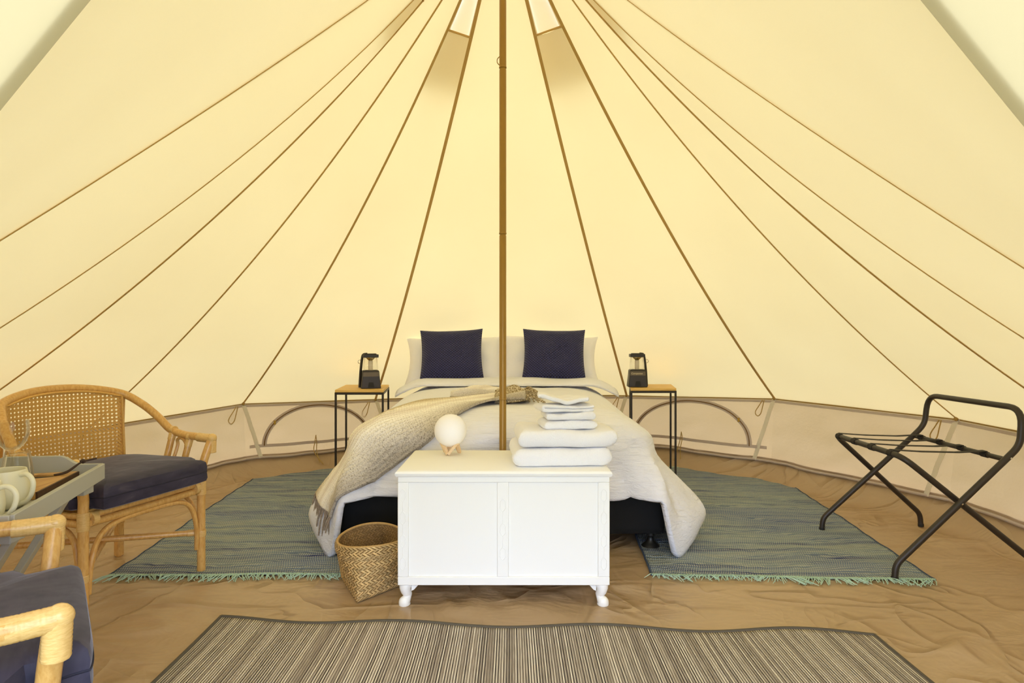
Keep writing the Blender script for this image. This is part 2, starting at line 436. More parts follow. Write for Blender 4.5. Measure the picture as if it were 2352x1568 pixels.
def door_edge(sd_, t):           # apex -> front peak -> down the door leg
    tp = 0.52
    if t < tp: return APEX.lerp(PEAK, t / tp)
    return leg_pt(sd_, TW * (t - tp) / (1 - tp))
ceiling = structure('ceiling', 'cream canvas roof of the bell tent rising to the pole top', 'tent roof')
wall_back = structure('wall_back', 'beige canvas wall behind the bed with two zipped arches', 'tent wall')
wall_left = structure('wall_left', 'beige canvas wall behind the rattan armchairs', 'tent wall')
wall_right = structure('wall_right', 'beige canvas wall behind the folding luggage rack', 'tent wall')

def roof_panel(fa, fb, nt, ns, name, parent, mat='canvas', billow=0.02, hole=None):
    def fn(s, t):
        p = fa(t).lerp(fb(t), s)
        b = billow * 16 * s * (1 - s) * t * (1 - t)
        mid = V((PX, PY, 0.6)) - p; mid.normalize()
        return p + mid * (b + 0.006 * nz(p.x * 2.2, p.y * 2.2, p.z * 1.3) * min(1, 8 * s * (1 - s)))
    mb = MB(); mb.grid(fn, ns, nt)
    if hole:
        t0, t1 = hole
        mb.f = [f for k, f in enumerate(mb.f) if not (t0 <= (k // ns) / nt < t1 - 1e-6 and 0 < k % ns < ns - 1)]
    return mb.build(name, mat, parent)

NTR = 48
vents = {(1, 2), (4, 5), (7, 8), (10, 11)}
for i in range(12):
    hole = (0.0, 8 / 48) if (i, i + 1) in vents else None
    roof_panel(lambda t, i=i: rib(i, t), lambda t, i=i: rib(i + 1, t), NTR, 10, 'roof_panel', ceiling, hole=hole)
roof_panel(lambda t: door_edge(-1, t), lambda t: rib(0, t), NTR, 14, 'roof_panel', ceiling, billow=-0.045)
roof_panel(lambda t: rib(12, t), lambda t: door_edge(1, t), NTR, 14, 'roof_panel', ceiling, billow=-0.045)
# vents: insect mesh, stitched edge, and the hood outside
for (i, j) in vents:
    def q_(s, t, off=0.0):
        p = rib(i, t).lerp(rib(j, t), s)
        th = radians((RIB[i][0] + RIB[j][0]) / 2)
        return p + V((sin(th) * .7, cos(th) * .7, .7)) * off
    MB().grid(lambda s, t: q_(0.08 + 0.84 * s, 0.008 + t * 0.158, -0.002), 6, 8).build('vent_mesh', 'mesh', ceiling)
    MB().grid(lambda s, t: q_(s, t * 0.25, 0.012 + 0.085 * sqrt(max(0, 4 * s * (1 - s))) * (0.25 + 0.75 * t)), 10, 14).build('vent_hood', 'hood', ceiling)
    a_, b_ = q_(0.02, 0.167, -0.006), q_(0.98, 0.167, -0.006)
    MB().beam(a_, b_, 0.010, 0.003, up=(b_ - a_).cross(V((0, 0, 1)))).build('vent_edge', 'seam', ceiling)
def ribbon(pts, sides, wd, nrm, thick=0.002):
    mb = MB(); vs = []; n = len(pts)
    for p, s_, k in zip(pts, sides, nrm):
        s_ = s_.normalized() * wd / 2; k = k.normalized() * thick
        vs += [p - s_, p + s_, p + s_ + k, p - s_ + k]
    fs = [(0, 1, 2, 3), tuple(4 * (n - 1) + k for k in (3, 2, 1, 0))]
    for i in range(n - 1):
        for k in range(4):
            l = (k + 1) % 4
            fs.append((4 * i + k, 4 * i + l, 4 * i + 4 + l, 4 * i + 4 + k))
    return mb.raw(vs, fs)
SW = [.020, .008, .012, .010, .013, .018, .018, .018, .018, .009, .014, .009, .018]
for i in range(13):
    pts = [rib(i, t / 40, 0.003) for t in range(41)]
    th = radians(RIB[i][0]); side = V((cos(th), -sin(th), 0))
    nr = V((-sin(th) * .7, -cos(th) * .7, -.7))
    ribbon(pts, [side] * 41, SW[i], [nr] * 41).build('seam_tape', 'seam', ceiling)
# door leaves folded outward, front of the tent
for sd_, nm, mt, lb in ((-1, 'door_1', 'flap_r', 'pale canvas door leaf tied back beyond the wicker chairs, top corner only'),
                        (1, 'door_2', 'flap_r', 'shaded canvas door leaf tied back above the luggage rack side')):
    d_ = structure(nm, lb, 'tent door')
    def fl(s, t):
        p = leg_pt(sd_, t) + V((-sd_ * 0.006, 0.006, -0.004))
        wv_ = 0.02 * sin(s * 9 + t * 5) * s
        return p + V((sd_ * (0.40 * s + wv_), -0.46 * s * (0.75 + 0.25 * min(1, t * 3)), -0.02 * s))
    MB().grid(fl, 14, 20).build('door_leaf', mt, d_)

# wall: between rib feet, hem scalloped above the ground sheet
def wall_top(i):
    return rib(i, 1.0) if 0 <= i <= 12 else None
FTL, FTR = leg_pt(-1, TW), leg_pt(1, TW)
WT = [FTL] + [rib(i, 1.0) for i in range(13)] + [FTR]
def hem_z(x, y):
    return 0.122 + 0.020 * nz(x * 1.9 + 3, y * 1.9) + 0.010 * nz(x * 5, y * 5, 2)
def wall_pt(k, s, q):            # panel k between WT[k], WT[k+1]; q 0 top .. 1 hem
    a, b = WT[k], WT[k + 1]
    top = a.lerp(b, s)
    top.z += 0.014
    c = V((PX - top.x, PY - top.y, 0)); c.normalize()
    hz = hem_z(top.x, top.y)
    z = lerp(top.z, hz, q)
    inw = 0.05 * q * q + 0.02 * sin(q * pi) * (1 + nz(top.x * 2, top.y * 2, 5)) + 0.022 * nz(top.x * 3 + z * 2.5, top.y * 3, z * 3) * min(1, 4 * q) * min(1, 6 * s * (1 - s) + 0.15) \
        + 0.016 * abs(nz(top.x * 5 - z * 6, top.y * 5 + z * 4, z * 5)) * min(1, 3 * q)
    return V((top.x, top.y, z)) + c * (inw - 0.010 * max(0, 1 - q * 12))
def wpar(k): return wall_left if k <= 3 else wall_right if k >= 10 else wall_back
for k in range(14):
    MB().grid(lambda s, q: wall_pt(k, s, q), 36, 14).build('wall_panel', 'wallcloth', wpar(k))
    pts = [wall_pt(k, s / 36, 1.0) for s in range(37)]
    MB().tube(pts, 0.009, 6).build('hem', 'tape', wpar(k))
    MB().tube([wall_pt(k, s / 36, 0.035) for s in range(37)], 0.006, 6).build('piping', 'seam2', wpar(k))
    pts = [wall_pt(k, s / 36, 0.075) for s in range(37)]
    cs = [(V((PX - p.x, PY - p.y, 0))).normalized() for p in pts]
    ribbon([p + c * .002 for p, c in zip(pts, cs)], [V((0, 0, 1))] * 37, 0.016, cs, 0.0015).build('head_tape', 'tape', wpar(k))
for k in range(1, 14):           # webbing straps and cord loops at every rib foot
    sl = -0.13 if k >= 7 else 0.13
    kk, ss = (k - 1, 1.0) if k >= 7 else (k, 0.0)
    pts = []
    for j in range(15):
        q0 = 0.02 + 0.99 * j / 14
        s0 = (1 - 0.10 * q0) if k >= 7 else 0.10 * q0
        p = wall_pt(kk, s0, q0); pts.append(p)
    cs = [(V((PX - p.x, PY - p.y, 0))).normalized() for p in pts]
    tg = [V((-c.y, c.x, 0)) for c in cs]
    ribbon([p + c * .004 for p, c in zip(pts, cs)], tg, 0.030, cs, 0.002).build('webbing_strap', 'webbing', wpar(k))
    c = cs[0]; tg0 = tg[0]
    o_ = WT[k] + c * 0.050 + V((0, 0, -0.012)) - tg0 * 0.055
    loop = [o_, o_ + V((0, 0, -.05)) - tg0 * .012, o_ + V((0, 0, -.10)) - tg0 * .026, o_ + V((0, 0, -.118)) - tg0 * .05, o_ + V((0, 0, -.09)) - tg0 * .066, o_ + V((0, 0, -.03)) - tg0 * .03, o_ - tg0 * .012]
    MB().tube(catmull(loop, 5), 0.0034, 5).build('cord_loop', 'cord', wpar(k))
    MB().lathe([(0.0, -.012), (.010, -.006), (.012, .002), (.006, .012), (0, .014)], WT[k] + c * .015, 8).build('rib_knot', 'seam2', wpar(k))
# zipped arches in the wall behind the bed: panels 5 (left of bed) and 8
for k in (5, 8):
    fl_ = -1 if k == 5 else 1
    def arch(a, e=1.0):
        s = 0.53 + (0.40 * e) * cos(a) * (1 if k == 8 else 1) - (0.06 if k == 8 else 0.0)
        q = 0.80 - (0.70 * e) * sin(a)
        return wall_pt(k, min(.99, max(.01, s)), q)
    an = [pi * j / 40 for j in range(41)]
    pts = [arch(a) for a in an]
    cs = [(V((PX - p.x, PY - p.y, 0))).normalized() for p in pts]
    sides = [(arch(a, 1.02) - arch(a, 0.98)) for a in an]
    ribbon([p + c * .003 for p, c in zip(pts, cs)], sides, 0.034, cs, 0.0015).build('zip_tape', 'tape', wall_back)
    MB().tube([p + c * .006 for p, c in zip(pts, cs)], 0.0038, 6).build('zip', 'zip', wall_back)
    pa = arch(pi * (0.80 if k == 5 else 0.2)) + cs[20] * 0.012
    MB().box(pa, (.016, .006, .03)).build('zip_pull', 'brass', wall_back, bevel=.002)
    pts = [wall_pt(k, 0.03 + 0.94 * j / 30, 0.80) for j in range(31)]
    cs = [(V((PX - p.x, PY - p.y, 0))).normalized() for p in pts]
    ribbon([p + c * .003 for p, c in zip(pts, cs)], [V((0, 0, 1))] * 31, 0.022, cs, 0.0015).build('sill_tape', 'tape', wall_back)
    b0 = wall_pt(k, 0.42 if k == 8 else .5, 0.80) + cs[15] * .012
    MB().tube(catmull([b0 + V((0, 0, .055)), b0 + V((.006, 0, 0.0)), b0 + V((.0, 0, -.07)) + cs[15] * .02, b0 + V((.012, 0, -.15)) + cs[15] * .05], 6), 0.0032, 5).build('tie_cord', 'cord', wall_back)
    MB().tube(catmull([b0 + V((0, 0, .055)), b0 + V((-.008, 0, 0.0)), b0 + V((-.02, 0, -.07)) + cs[15] * .02, b0 + V((-.035 * fl_, 0, -.16)) + cs[15] * .06], 6), 0.0032, 5).build('tie_cord', 'cord', wall_back)

# floor: crumpled ground sheet with a raised tub edge
floor = structure('floor', 'tan waterproof ground sheet with creases covering the tent floor', 'ground sheet')
PRESS = [(-.39, 2.18), (.33, 2.18), (-.39, 2.51), (.33, 2.51), (-1.30, 2.48), (-1.46, 2.0), (-1.78, 2.70), (-1.93, 2.2), (2.13, 3.07), (2.13, 2.385), (PX, PY), (-.60, 2.26), (-.60, 2.40), (-.52, 2.33),
         (-.7, 2.775), (.655, 2.775), (-1.03, 1.33), (-.70, .92), (-1.4, 1.68), (-1.7, 1.65), (-1.3, 1.42), (-1.62, 1.37), (-1.2, 3.95), (-1.25, 4.4), (1.13, 4.06), (1.2, 4.55)]
PRESS_R = [(-1.72, 2.38, -.5, 4.62), (.57, 2.38, 1.98, 4.6), (-1.03, .5, 1.2, 2.05)]
def fz(x, y):
    wx, wy = x + 0.35 * nz(x * .9, y * .9, 7), y + 0.35 * nz(x * .9 + 9, y * .9, 3)
    r1 = 1 - abs(nz(wx * .9 + wy * .5, wy * 1.5 - wx * .6, 1)) * 4.5
    r2 = 1 - abs(nz(wx * 2.0 - wy * 1.5, wy * 2.4 + wx, 4)) * 4.5
    r3 = 1 - abs(nz(wx * 3.0 + wy * 2.5, wy * 4.6 - wx * 2, 14)) * 4.5
    msk = max(0, min(1, .5 + 1.6 * nz(x * .9, y * .9, 21)))
    h_ = max(0, r1) ** 2 * 0.016 + max(0, r2) ** 2 * 0.013 * msk + max(0, r3) ** 2 * 0.010 * (1 - msk) + 0.010 * nz(x * 1.7, y * 1.7, 11) - .006
    free = 1.0                       # the sheet lies flat where something presses on it
    for (fx_, fy_) in PRESS: free = min(free, max(0, (hypot(x - fx_, y - fy_) - .04) / .10))
    for (xa_, ya_, xb_, yb_) in PRESS_R: free = min(free, max(0, max(xa_ - x, x - xb_, ya_ - y, y - yb_) - .01) / .10)
    return -0.001 + (h_ if h_ > 0 else h_ * .5) * min(1, free)
rim_pts = []
for k in range(14):
    for j in range(30):
        p = wall_pt(k, j / 30, .985); c = V((PX - p.x, PY - p.y, 0)).normalized()
        t_ = wall_pt(k, j / 30, .95)
        rim_pts.append((p - c * .030, t_ - c * .002, 1.0))
sill_a, sill_b = rim_pts[-1][0], rim_pts[0][0]
for j in range(1, 30):
    p = sill_a.lerp(sill_b, j / 30); p.y = min(p.y, .40) - .25 * sin(pi * j / 30)
    rim_pts.append((p, p, max(0, 1 - min(j, 30 - j) / 3)))
NRM = len(rim_pts)
def floor_pt(u, v_):
    p, top, up_e = rim_pts[int(round(u * NRM)) % NRM]
    if v_ > .9999: return V((top.x, top.y, lerp(-.02, top.z, up_e)))
    t = min(1, v_ / .994) ** 0.75
    x, y = lerp(PX, p.x, t), lerp(PY, p.y, t)
    dist = hypot(p.x - PX, p.y - PY) * (1 - t)
    e = max(0, 1 - dist / .20) * up_e
    z = fz(x, y) * (1 - e) + p.z * e ** 1.9 + 0.012 * e * (1 - e) * nz(x * 4, y * 4, 9)
    return V((x, y, z))
fb = MB(); fb.grid(floor_pt, NRM, 170)
fo = fb.build('ground_sheet', 'sheet', floor)
gr = MB(); gr.lathe([(0, -0.05), (14, -0.05)], (PX, PY, 0), 48, cap=False)
g_ = gr.build('ground', 'grass'); g_['kind'] = 'structure'; g_['label'] = 'grass ground outside around the tent'; g_['category'] = 'ground'

# ------------------------------------------------------------------ centre pole
pole = thing('tent_pole', (PX, PY, 0), 'tall tan painted tent pole standing between bed and white chest', 'pole')
def ptz(y): return CAMH - (y - 784) * PY / 1350
cuts = [0.0, ptz(916), ptz(536), ptz(155), ZA]
for a, b in zip(cuts[:-1], cuts[1:]):
    MB().lathe([(.0155, a + .001), (.0155, b - .012), (.0135, b - .006), (.0135, b)], (PX, PY, 0), 20).build('pole_section', 'pole', pole)
    if b < ZA: MB().lathe([(.0158, b - .004), (.0168, b - .002), (.0168, b + .002), (.0158, b + .004)], (PX, PY, 0), 20, cap=False).build('joint_ring', 'pole', pole)
hz = ptz(140)
MB().tube(catmull([(PX - .014, PY, hz + .02), (PX - .024, PY, hz + .008), (PX - .024, PY, hz - .008), (PX - .014, PY, hz - .02)], 6), .002, 6).build('hook', 'pole', pole)

# ------------------------------------------------------------------ bed
BX, BF, BHEAD = -0.046, 2.74, 4.55
bed = thing('bed', (BX, 3.6, 0), 'double bed with black fabric base on turned feet under white duvet', 'bed')
MB().box((BX, (BF + 4.62) / 2, 0.20), (1.53, 4.62 - BF, 0.27)).build('bed_base', 'blackfab', bed, bevel=.03, bseg=3)
MB().box((BX, (BF + 4.6) / 2 + .05, 0.42), (1.40, 4.50 - BF, 0.17)).build('mattress', 'cotton', bed, bevel=.06, bseg=4)
ft = [(0.042, 0), (.044, .004), (.040, .012), (.028, .022), (.017, .036), (.014, .050), (.016, .056), (.018, .058), (.018, .075)]
for sx_ in (-.655, .70):
    for yy_ in (2.775, 4.45):
        MB().lathe(ft, (BX + sx_, yy_, 0), 20).build('foot', 'blackfoot', bed)

HW = 0.735
DYF, DYH = 2.715, 4.36
def zt(y): return 0.632 + 0.045 * (y - 2.7) / 1.7
N1, NC, N3 = 44, 16, 48
def ucurve(o, kind, a):
    r = max(0.0, 0.15 + o)
    x0, y0 = HW + o, DYF - o
    if kind == 0:
        return V((x0, lerp(DYH, y0 + r, a)))
    if kind == 1:
        f_ = a * pi / 2
        return V((x0 - r + r * cos(f_), y0 + r - r * sin(f_)))
    return V((lerp(x0 - r, 0, a), y0))
vl = []                           # (side, kind, a, hem, flare, tuck)
def hemfl(kind, a, sd_):
    if kind == 0:                 # side; a = 1 near the foot
        back = (1 - a)
        hem = 0.012 if back < .07 else lerp(0.012, 0.09, min(1, (back - .07) / .2))
        tuck = max(0, 1 - back / .16)
        return hem, lerp(.17, .07, min(1, back / .55)), tuck
    if kind == 1:
        f_ = a                    # 0 side .. 1 front
        k_ = min(1, max(0, (f_ - .40) / .20)); k_ = k_ * k_ * (3 - 2 * k_)
        return lerp(0.008, .262, k_), lerp(.17, .025, min(1, f_ * 1.25) ** .8), 1 - f_
    return .270, .025, 0.0
for j in range(N1): vl.append((-1, 0, j / N1))
for j in range(NC): vl.append((-1, 1, j / NC))
for j in range(N3 // 2): vl.append((-1, 2, j / (N3 // 2)))
for j in range(N3 // 2, 0, -1): vl.append((1, 2, j / (N3 // 2)))
for j in range(NC, 0, -1): vl.append((1, 1, j / NC))
for j in range(N1, -1, -1): vl.append((1, 0, j / N1))
levels = [-HW, -.6, -.48, -.38, -.30, -.25, -.20, -.16, -.12, -.09, -.065, -.045, -.028, -.015, -.006]
ND = 20
dv = []
for L in range(len(levels) + ND + 1):
    for (sd_, kind, a) in vl:
        hem, flr, tuck = hemfl(kind, a, sd_)
        if L < len(levels):
            o = levels[L]; xy = ucurve(o, kind, a)
            t_ = 1 - min(1.0, (-o) / (.26 if kind == 2 else .38))
            z = zt(xy.y) - (0.11 if kind == 2 else 0.11 + .06 * (1 - a if kind == 1 else 1)) * (1 - sqrt(1 - t_ * t_))
        else:
            q = (L - len(levels)) / ND
            if kind != 2: flr *= 1.42 if sd_ > 0 else 1.18
            if kind == 2: shp = sin(min(1, q * 1.15) * pi * .6) * flr + 0.012 * sin(q * 7 + a * 9)
            else:
                full = flr * (0.16 * q + sin(min(1, q * 1.35) * pi / 2) ** 1.6 * 0.9)
                tk = flr * 0.50 * max(0, (q - .66) / .34) ** 1.6 * tuck
                shp = full - tk
            o = shp; xy = ucurve(o, kind, a)
            if kind != 2: xy.y -= .11 * q * q * (max(0, tuck) if kind == 0 else sin(min(1, (1 - a) * 1.8) * pi / 2))
            z0 = zt(max(xy.y, 2.7)) - (0.107 if kind == 2 else 0.107 + .06 * (1 - a if kind == 1 else 1))
            hw_ = hem - (.012 if kind == 2 else 0) + (0.012 * nz(xy.x * 9 * sd_, xy.y * 6, 3) + (0.016 * nz(xy.x * 4.5 * sd_ + 5, 1) if kind == 2 else 0))
            if kind == 2 and sd_ > 0 : hw_ -= 0.012 * max(0, cos((xy.x - .50) * 14)) if .38 < xy.x < .62 else 0
            z = lerp(z0, max(.004, hw_), q ** 0.95)
        x = BX + sd_ * xy.x; y = xy.y
        ns = 0.011 * nz(x * 2.6, y * 2.2, z * 2) + 0.006 * nz(x * 7, y * 5, z * 6)
        if L >= len(levels):
            fold = 0.010 * sin(y * 22 + 3 * nz(y * 2, z)) * q if kind == 0 else 0
            x += sd_ * (ns * .8 + fold) if kind != 2 else 0; y += -ns * .3 if kind != 0 else 0
            if kind == 2: y -= abs(ns) * .4
        else: z += ns
        dv.append(V((x, y, z)))
nv_ = len(vl); nl = len(levels) + ND + 1
duv = MB(); duv.v = dv
duv.f = [(L * nv_ + k, L * nv_ + k + 1, (L + 1) * nv_ + k + 1, (L + 1) * nv_ + k) for L in range(nl - 1) for k in range(nv_ - 1)]
dtree = BVHTree.FromPolygons(duv.v, duv.f)
duvet = duv.build('duvet', 'cotton', None, solid=0.026, solid_off=-1.0)
bm = bmesh.new(); bm.from_mesh(duvet.data); bmesh.ops.remove_doubles(bm, verts=bm.verts, dist=.0008); bmesh.ops.recalc_face_normals(bm, faces=bm.faces)
up = sum(f.normal.z for f in bm.faces)
if up < 0: bmesh.ops.reverse_faces(bm, faces=bm.faces)
bm.to_mesh(duvet.data); bm.free()
tag(duvet, 'large white crinkled cotton duvet draped over the black based bed', 'duvet')
# folded-back cuff at the head
def cuff(u, v_):
    x = BX + .012 + (u - .5) * 1.50
    a = v_ * pi * 1.15 - .1
    edge = abs(u - .5) * 2
    y = 4.10 + .17 * -cos(a) + .02 * nz(x * 3, 1)
    z = zt(4.1) + .006 + .045 * max(-.1, sin(a)) * (1 + .25 * nz(x * 4, v_ * 2)) - .16 * max(0, edge - .74) ** 1.6 * 4
    return V((x, y, z))
MB().grid(cuff, 60, 14).build('folded_cuff', 'cotton', duvet, solid=0.012, solid_off=-1)

def cushion_mesh(wd, ht, th, pinch, seed, nn=26, crumple=0.01):
    vs, fs, uvs = [], [], []
    for side in (1, -1):
        for j in range(nn + 1):
            for i in range(nn + 1):
                u, v_ = 2 * i / nn - 1, 2 * j / nn - 1
                x = wd / 2 * u * (1 - pinch * (1 - v_ * v_) * abs(u) ** 2)
                y = ht / 2 * v_ * (1 - pinch * (1 - u * u) * abs(v_) ** 2)
                t = th / 2 * (max(0, 1 - u ** 4) ** .55) * (max(0, 1 - v_ ** 4) ** .55) * (1 - .25 * (u * u + v_ * v_) / 2)
                t += crumple * nz(x * 9 + seed, y * 9, seed) * min(1, 3 * (1 - max(abs(u), abs(v_))))
                vs.append(V((x, y, side * t))); uvs.append(((u + 1) / 2, (v_ + 1) / 2))
    n1 = nn + 1
    for k in (0, 1):
        for j in range(nn):
            for i in range(nn):
                a = k * n1 * n1 + j * n1 + i
                f = (a, a + 1, a + n1 + 1, a + n1)
                fs.append(f if k == 0 else f[::-1])
    return vs, fs, uvs
def place_cushion(name, mat, c, wd, ht, th, pinch, tilt, roll, yaw, seed, parent=None, crumple=.01):
    vs, fs, uvs = cushion_mesh(wd, ht, th, pinch, seed, crumple=crumple)
    m_ = M.Rotation(yaw, 3, 'Z') @ M.Rotation(pi / 2 - tilt, 3, 'X') @ M.Rotation(roll, 3, 'Z')
    mb = MB(); mb.raw([m_ @ a + V(c) for a in vs], fs); mb.uv = uvs
    return mb.build(name, mat, parent, sub=0)
p1 = place_cushion('pillow', 'pillow', (-.418, 4.28, .826), .72, .39, .17, .10, radians(25), .02, .0, 3, crumple=.028)
tag(p1, 'white bed pillow behind the navy cushion on the woven throw side', 'pillow', 'white pillows at the bed head')
p2 = place_cushion('pillow', 'pillow', (.279, 4.31, .834), .72, .39, .17, .10, radians(25), -.02, .0, 8, crumple=.028)
tag(p2, 'white bed pillow behind the navy cushion on the towels side', 'pillow', 'white pillows at the bed head')
c1 = place_cushion('cushion', 'quilt', (-.424, 4.13, .876), .447, .393, .13, .07, radians(24), .035, .03, 1)
tag(c1, 'navy quilted square cushion leaning on pillow above the woven throw', 'cushion', 'navy cushions on the bed')
c2 = place_cushion('cushion', 'quilt', (.296, 4.15, .878), .447, .393, .13, .07, radians(24), -.02, -.03, 5)
tag(c2, 'navy quilted square cushion leaning on pillow above the white towels', 'cushion', 'navy cushions on the bed')

# ------------------------------------------------------------------ throw blanket on the duvet
EA = catmull([(.075, 3.36, .68), (-.06, 3.31, .68), (-.20, 3.26, .68), (-.45, 3.19, .66), (-.68, 3.08, .62), (-.84, 2.98, .50), (-.93, 2.90, .36), (-.96, 2.86, .24)], 8)
EB = catmull([(.075, 3.02, .67), (-.04, 2.99, .67), (-.15, 2.93, .66), (-.34, 2.72, .56), (-.51, 2.69, .43), (-.66, 2.67, .32), (-.76, 2.65, .24), (-.81, 2.63, .18)], 8)
NW = 26
tv = []
for i, (a, b) in enumerate(zip(EA, EB)):
    u = i / (len(EA) - 1)
    for j in range(NW + 1):
        p = b.lerp(a, j / NW)
        q_o = V((BX + .55 * (p.x - BX), p.y + .38, .26))
        h, n_, _, _ = dtree.ray_cast(q_o, (p - q_o).normalized())
        if h is None: h, n_, _, _ = dtree.find_nearest(p)
        out = (p - q_o).normalized()
        if n_.dot(out) < 0: n_ = -n_
        lump = 0.0
        if u < .45:
            s_ = (1 - u / .45)
            lump = s_ * (.035 * (0.5 + .5 * sin(j / NW * 9 + u * 6)) + .03 * max(0, sin(j / NW * pi)))
        tv.append(h + n_ * (.010 + .004 * nz(u * 14, j * .4)) + V((0, 0, lump)))
thr = MB(); nr_ = len(EA)
thr.v = tv; thr.f = [(i * (NW + 1) + j, i * (NW + 1) + j + 1, (i + 1) * (NW + 1) + j + 1, (i + 1) * (NW + 1) + j) for i in range(nr_ - 1) for j in range(NW)]
thr.uv = [(i / (nr_ - 1), j / NW) for i in range(nr_) for j in range(NW + 1)]
throw = thr.build('throw_blanket', 'knit', None, solid=.010, solid_off=0.0)
tag(throw, 'beige and cream knitted throw with tassels draped diagonally across the bed foot', 'throw')
# gathered fold with brown underside near the pole
def foldpt(x_a, x_b, yc, wdt, hgt, sd0):
    def fn(u, v_):
        x = lerp(x_a, x_b, u); env = sin(pi * min(1, .08 + u * .95)) ** .5
        a = v_ * pi
        y = yc + (v_ - .5) * wdt * (.5 + .5 * env) + .03 * nz(x * 7 + sd0, v_ * 2)
        z = zt(yc) + .012 + hgt * env * sin(a) * (1 + .5 * nz(x * 11, v_ * 4, sd0)) + .010 * sin(v_ * 16 + x * 12)
        return V((x, y, z))
    return fn
mbf = MB(); mbf.grid(foldpt(-.34, .10, 3.30, .17, .050, 2), 26, 16, uv=True); mbf.build('gathered_fold', 'knit', throw, solid=.008)
mbf = MB(); mbf.grid(foldpt(-.09, .095, 3.17, .26, .066, 6), 22, 18, uv=True); mbf.build('gathered_fold', 'knit_brown', throw, solid=.008)
random.seed(4)
end0 = tv[-(NW + 1):]
for j in range(0, NW + 1):
    p = end0[j]
    o = V((p.x - BX, (p.y - 3.2), 0)).normalized() * .008
    L_ = random.uniform(.05, .13)
    if p.z - L_ < .012: L_ = max(.03, p.z - .015)
    sw = random.uniform(-.020, .020)
    MB().tube(catmull([p + o * .3, p + o + V((sw * .4, sw * .3, -L_ * .45)), p + o + V((sw, 0, -L_))], 4), [random.uniform(.0030, .0042)] * 8 + [.0028], 6).build('tassel', 'tassel', throw)
end1 = tv[:NW + 1]
for j in range(0, NW + 1, 1):
    p = V(end1[j]); L_ = random.uniform(.05, .11)
    d_ = V((1, random.uniform(-.7, .25), 0)).normalized()
    e_ = p + d_ * L_
    h, n_, _, _ = dtree.find_nearest(e_)
    e_.z = h.z + .008 + random.uniform(0, .014)
    md_ = p.lerp(e_, .5) + V((0, random.uniform(-.03, .03), random.uniform(.006, .035)))
    MB().tube(catmull([p, md_, e_], 4), random.uniform(.0035, .0050), 6).build('tassel', 'knit_brown', throw)

# ------------------------------------------------------------------ bedside tables and lanterns
def side_table(x0, x1, y0, y1, zt_, label, skew):
    t = thing('bedside_table', ((x0 + x1) / 2, (y0 + y1) / 2, 0), label, 'table', 'bedside tables')
    def q4(a, b): return V((lerp(x0, x1, a) + skew * b, lerp(y0, y1, b), 0))
    poly = [q4(0, 0), q4(1, 0), q4(1, 1), q4(0, 1)]
    MB().prism([(p.x, p.y) for p in poly], zt_ - .018, zt_).build('table_top', 'oak', t, bevel=.003)
    ins = [q4(.015, .02), q4(.985, .02), q4(.985, .98), q4(.015, .98)]
    for p in ins:
        MB().beam((p.x, p.y, 0), (p.x, p.y, zt_ - .018), .013, .013, up=(0, 1, 0)).build('leg', 'black', t, bevel=.002)
    for a in range(4):
        p, q = ins[a], ins[(a + 1) % 4]
        MB().beam((p.x, p.y, zt_ - .026), (q.x, q.y, zt_ - .026), .013, .015).build('rail', 'black', t, bevel=.002)
    return t
side_table(-1.185, -.86, 3.93, 4.40, .647, 'oak topped black metal bedside table beside the throw covered bed corner', -.06)
side_table(.82, 1.135, 4.06, 4.45, .647, 'oak topped black metal bedside table toward the luggage rack', .07)

